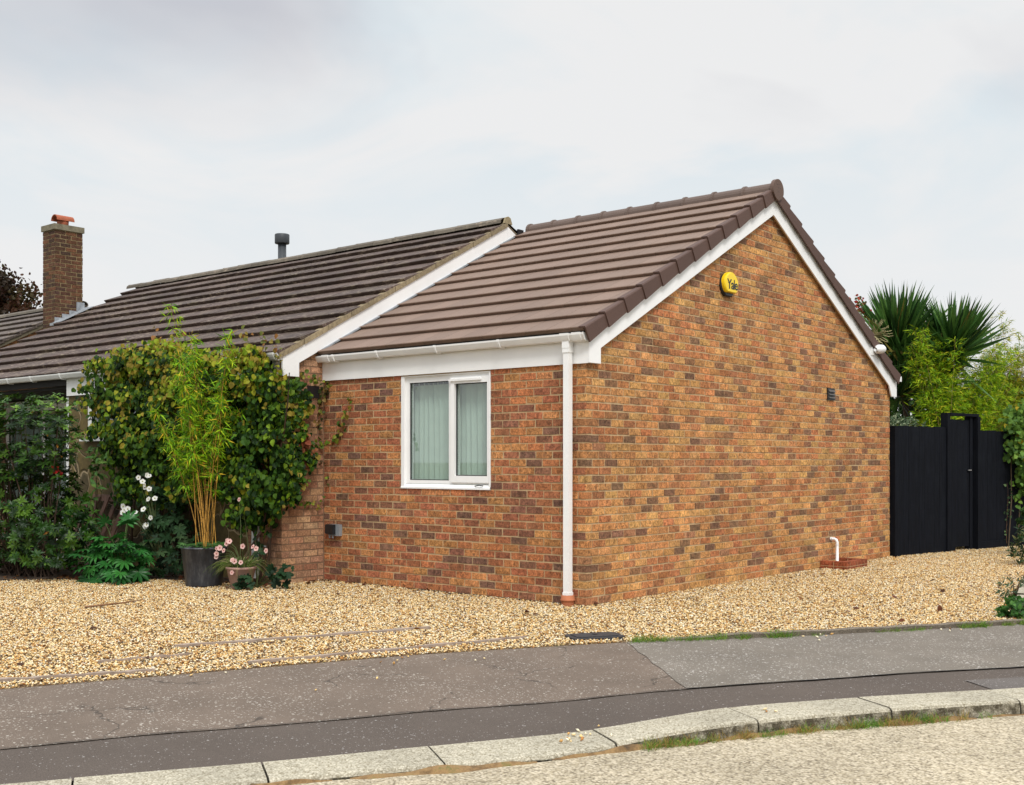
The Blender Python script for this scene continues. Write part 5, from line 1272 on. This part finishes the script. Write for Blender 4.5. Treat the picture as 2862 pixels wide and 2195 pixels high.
bush('border_weed', 'leafy green weed at the right end of the concrete edging', (3.60, 1.98, .06), (.17, .20, .14), 60, [(.05, .15, .03), (.08, .20, .04), (.03, .09, .02)], (.03, .06), HEART, 5, 'weed')
bush('border_weed', 'grey green straggly weed against the border edging slabs', (3.12, 3.6, .10), (.12, .5, .14), 40, [(.06, .11, .05), (.10, .14, .07), (.03, .06, .03)], (.03, .06), LANCE, 6, 'weed')
# grass beyond the border edging
def blades(mb, P, L, cols, wd=.004, lean=.35, pw=None):
    n = len(P); d = norm(np.stack([rng.normal(0, lean, n), rng.normal(0, lean, n), np.ones(n)], 1)); B2 = np.array(BLADE[0])*np.array([1, 1, 1]); B2[:, 0] *= wd/.1; B2[:, 2] *= 3
    place(mb, B2, BLADE[1], P, leafmats(d, norm(rng.normal(0, 1, (n, 3)))), L, pickc(cols, n, pw))
mb = MB(); n = 9000; P = np.stack([U(2.7, 5.5, n), U(1.9, 6.2, n), np.full(n, .055)], 1); P = P[inside(P, [(2.80, 5.6), (3.72, 1.9), (5.5, 3), (5.5, 6.2)])]
blades(mb, P, U(.05, .13, len(P)), [(.10, .22, .03), (.16, .28, .04), (.22, .27, .06)], .006)
tag(mb.build('border_grass', M_leaf), 'green grass beyond the border edging at the right', 'grass', kind='stuff')
# weeds and moss in the gutter and along the edging
mb = MB(); q = []
Kf = bypar(np.array(Tp), np.linspace(-5.5, 3.5, 400)); 
def foot(u): 
    i = int(np.clip((u+5.5)/9*399, 0, 399)); return Kf[i]
def tuft(u, n, L, cols, sp=.05, off=.035, wd=.005):
    c = foot(u); P = np.stack([c[0]+rng.normal(0, sp, n)*.52+.854*(off+np.abs(rng.normal(0, .014, n))), c[1]+rng.normal(0, sp, n)*.854-.52*(off+np.abs(rng.normal(0, .014, n))), np.full(n, -.148)], 1)
    blades(mb, P, U(L*.5, L*1.2, n), cols, wd, .7)
gr = [(.13, .27, .03), (.20, .33, .05), (.09, .2, .03)]; yb = [(.38, .26, .08), (.30, .20, .06), (.22, .24, .05)]
uu0 = lambda x, y: x*.52+y*.854
uA = uu0(3.31, -3.95); uB = uu0(3.63, -3.37); uC = uu0(4.13, -2.52); uD = uu0(4.71, -1.69)
for k in range(46):
    f = random.random(); u = uA-.10+(uD-uA-.15)*f; tuft(u, random.randint(20, 50), random.uniform(.04, .085), gr if random.random() < .5 else yb, .035)
for u in (uA+.06, uA+.16, uA+.25, uB+.12, uB+.22): tuft(u, 70, .055, gr, .04)
for u in (uC+.10, uC+.16, uB+.42): tuft(u, 80, .075, yb+gr[:1], .035)
for k in range(60):
    u = uA-2.0+random.random()*2.0; tuft(u, 10, .015, yb, .05, .015)
tuft(uu0(2.47, -4.84), 40, .03, gr, .02, -.32)
go = mb.build('gutter_weeds', M_leaf); tag(go, 'green and straw coloured weeds growing in the road gutter below the kerb', 'weeds', kind='stuff')
# moss bank lying in the gutter
mb = MB(); V = []; us_ = np.linspace(uA-2.2, uD+.6, 120)
mm, tm = mat('dry_moss'); cm_ = objco(tm); out(tm, pbsdf(tm, tm.ramp(tm.noise(7, 6, .7, cm_), [(.3, (.05, .035, .02)), (.45, (.17, .10, .04)), (.55, (.28, .17, .07)), (.66, (.12, .12, .03)), (.8, (.10, .15, .03))]), .95, tm.noise(60, 4, .7, cm_), .9, .01).outputs[0])
for j, u in enumerate(us_):
    c = foot(u); h = max(.0, .012+.010*math.sin(u*6.1)+.008*math.sin(u*17)); wd = .03+.025*math.sin(u*4.3+1)+.012*math.sin(u*13)
    wd = max(.008, wd)
    for (o_, z) in ((-.03, -.145), (.0, -.145+h), (wd*.6, -.145+h*.7), (wd+.01, -.1452)):
        V.append((c[0]+.854*(o_+.012), c[1]-.52*(o_+.012), z))
mb.add(V, [(j*4+k, (j+1)*4+k, (j+1)*4+k+1, j*4+k+1) for j in range(119) for k in range(3)], None)
tag(mb.build('gutter_moss', mm), 'brown moss and dirt lying in the gutter against the kerb', 'moss', kind='stuff')
mb = MB(); Ee = bypar(np.array(Ep), np.linspace(-.45, 3.5, 200))
for (c, n, L, cols) in [(f, random.randint(70, 150), random.uniform(.04, .085), gr+yb[2:]) for f in (.0, .03, .06, .09, .12, .15, .18, .235, .30, .32, .335, .40, .56, .60, .635, .665, .78, .80, .83, .90, .95)]:
    k = int(c*199); p = Ee[k]; P = np.stack([p[0]+rng.normal(0, .05, n)*.52+.01, p[1]+rng.normal(0, .05, n)*.854, np.full(n, -.012)], 1); blades(mb, P, U(L*.5, L*1.2, n), cols, .006, .8)
for k in range(26):   # sparse grass along the left gravel edge
    i = random.randint(18, 62); p = Ep[i]; n = 12; P = np.stack([p[0]-.03+rng.normal(0, .06, n)*.52, p[1]+rng.normal(0, .06, n)*.854, np.full(n, -.01)], 1); blades(mb, P, U(.01, .03, n), gr+yb, .005, .9)
tag(mb.build('edging_weeds', M_leaf), 'green weeds and grass along the gravel edging', 'weeds', kind='stuff')

# ---- dark red tree beyond the left house
tr = empty('copper_beech', 'dark reddish brown tree at the far left behind the roofs', 'tree')
tc_ = np.array([-38.6, 11.6, 7.2])
mb = MB(); branchy(mb, [tc_+(0, 0, -6.6), tc_+(.1, 0, -3), tc_+(-.1, 0, 0), tc_+(0, 0, 1.6)], .28, .05, (.05, .03, .025), 8)
for k in range(16):
    a = random.uniform(0, 6.28); e = tc_+np.array([math.cos(a)*2.0, math.sin(a)*2.0, random.uniform(-1.2, 1.9)]); b = tc_+(0, 0, random.uniform(-2.5, 0)); branchy(mb, [b, (b+e)/2+(0, 0, .3), e], .08, .02, (.05, .03, .025), 5)
mb.build('trunk', M_stem, tr)
cl_ = ell(170, tc_, (2.35, 2.3, 2.3), .35); P = np.repeat(cl_, 110, 0)+rng.normal(0, .24, (170*110, 3)); n = len(P)
mb = MB(); place(mb, HEART[0], HEART[1], P, leafmats(rng.normal(0, 1, (n, 3)), norm(rng.normal(0, 1, (n, 3)))), U(.10, .17, n), np.repeat(pickc([(.05, .022, .014), (.075, .032, .016), (.03, .02, .012), (.06, .045, .015)], 170), 110, 0)); mb.build('crown', M_leaf, tr)
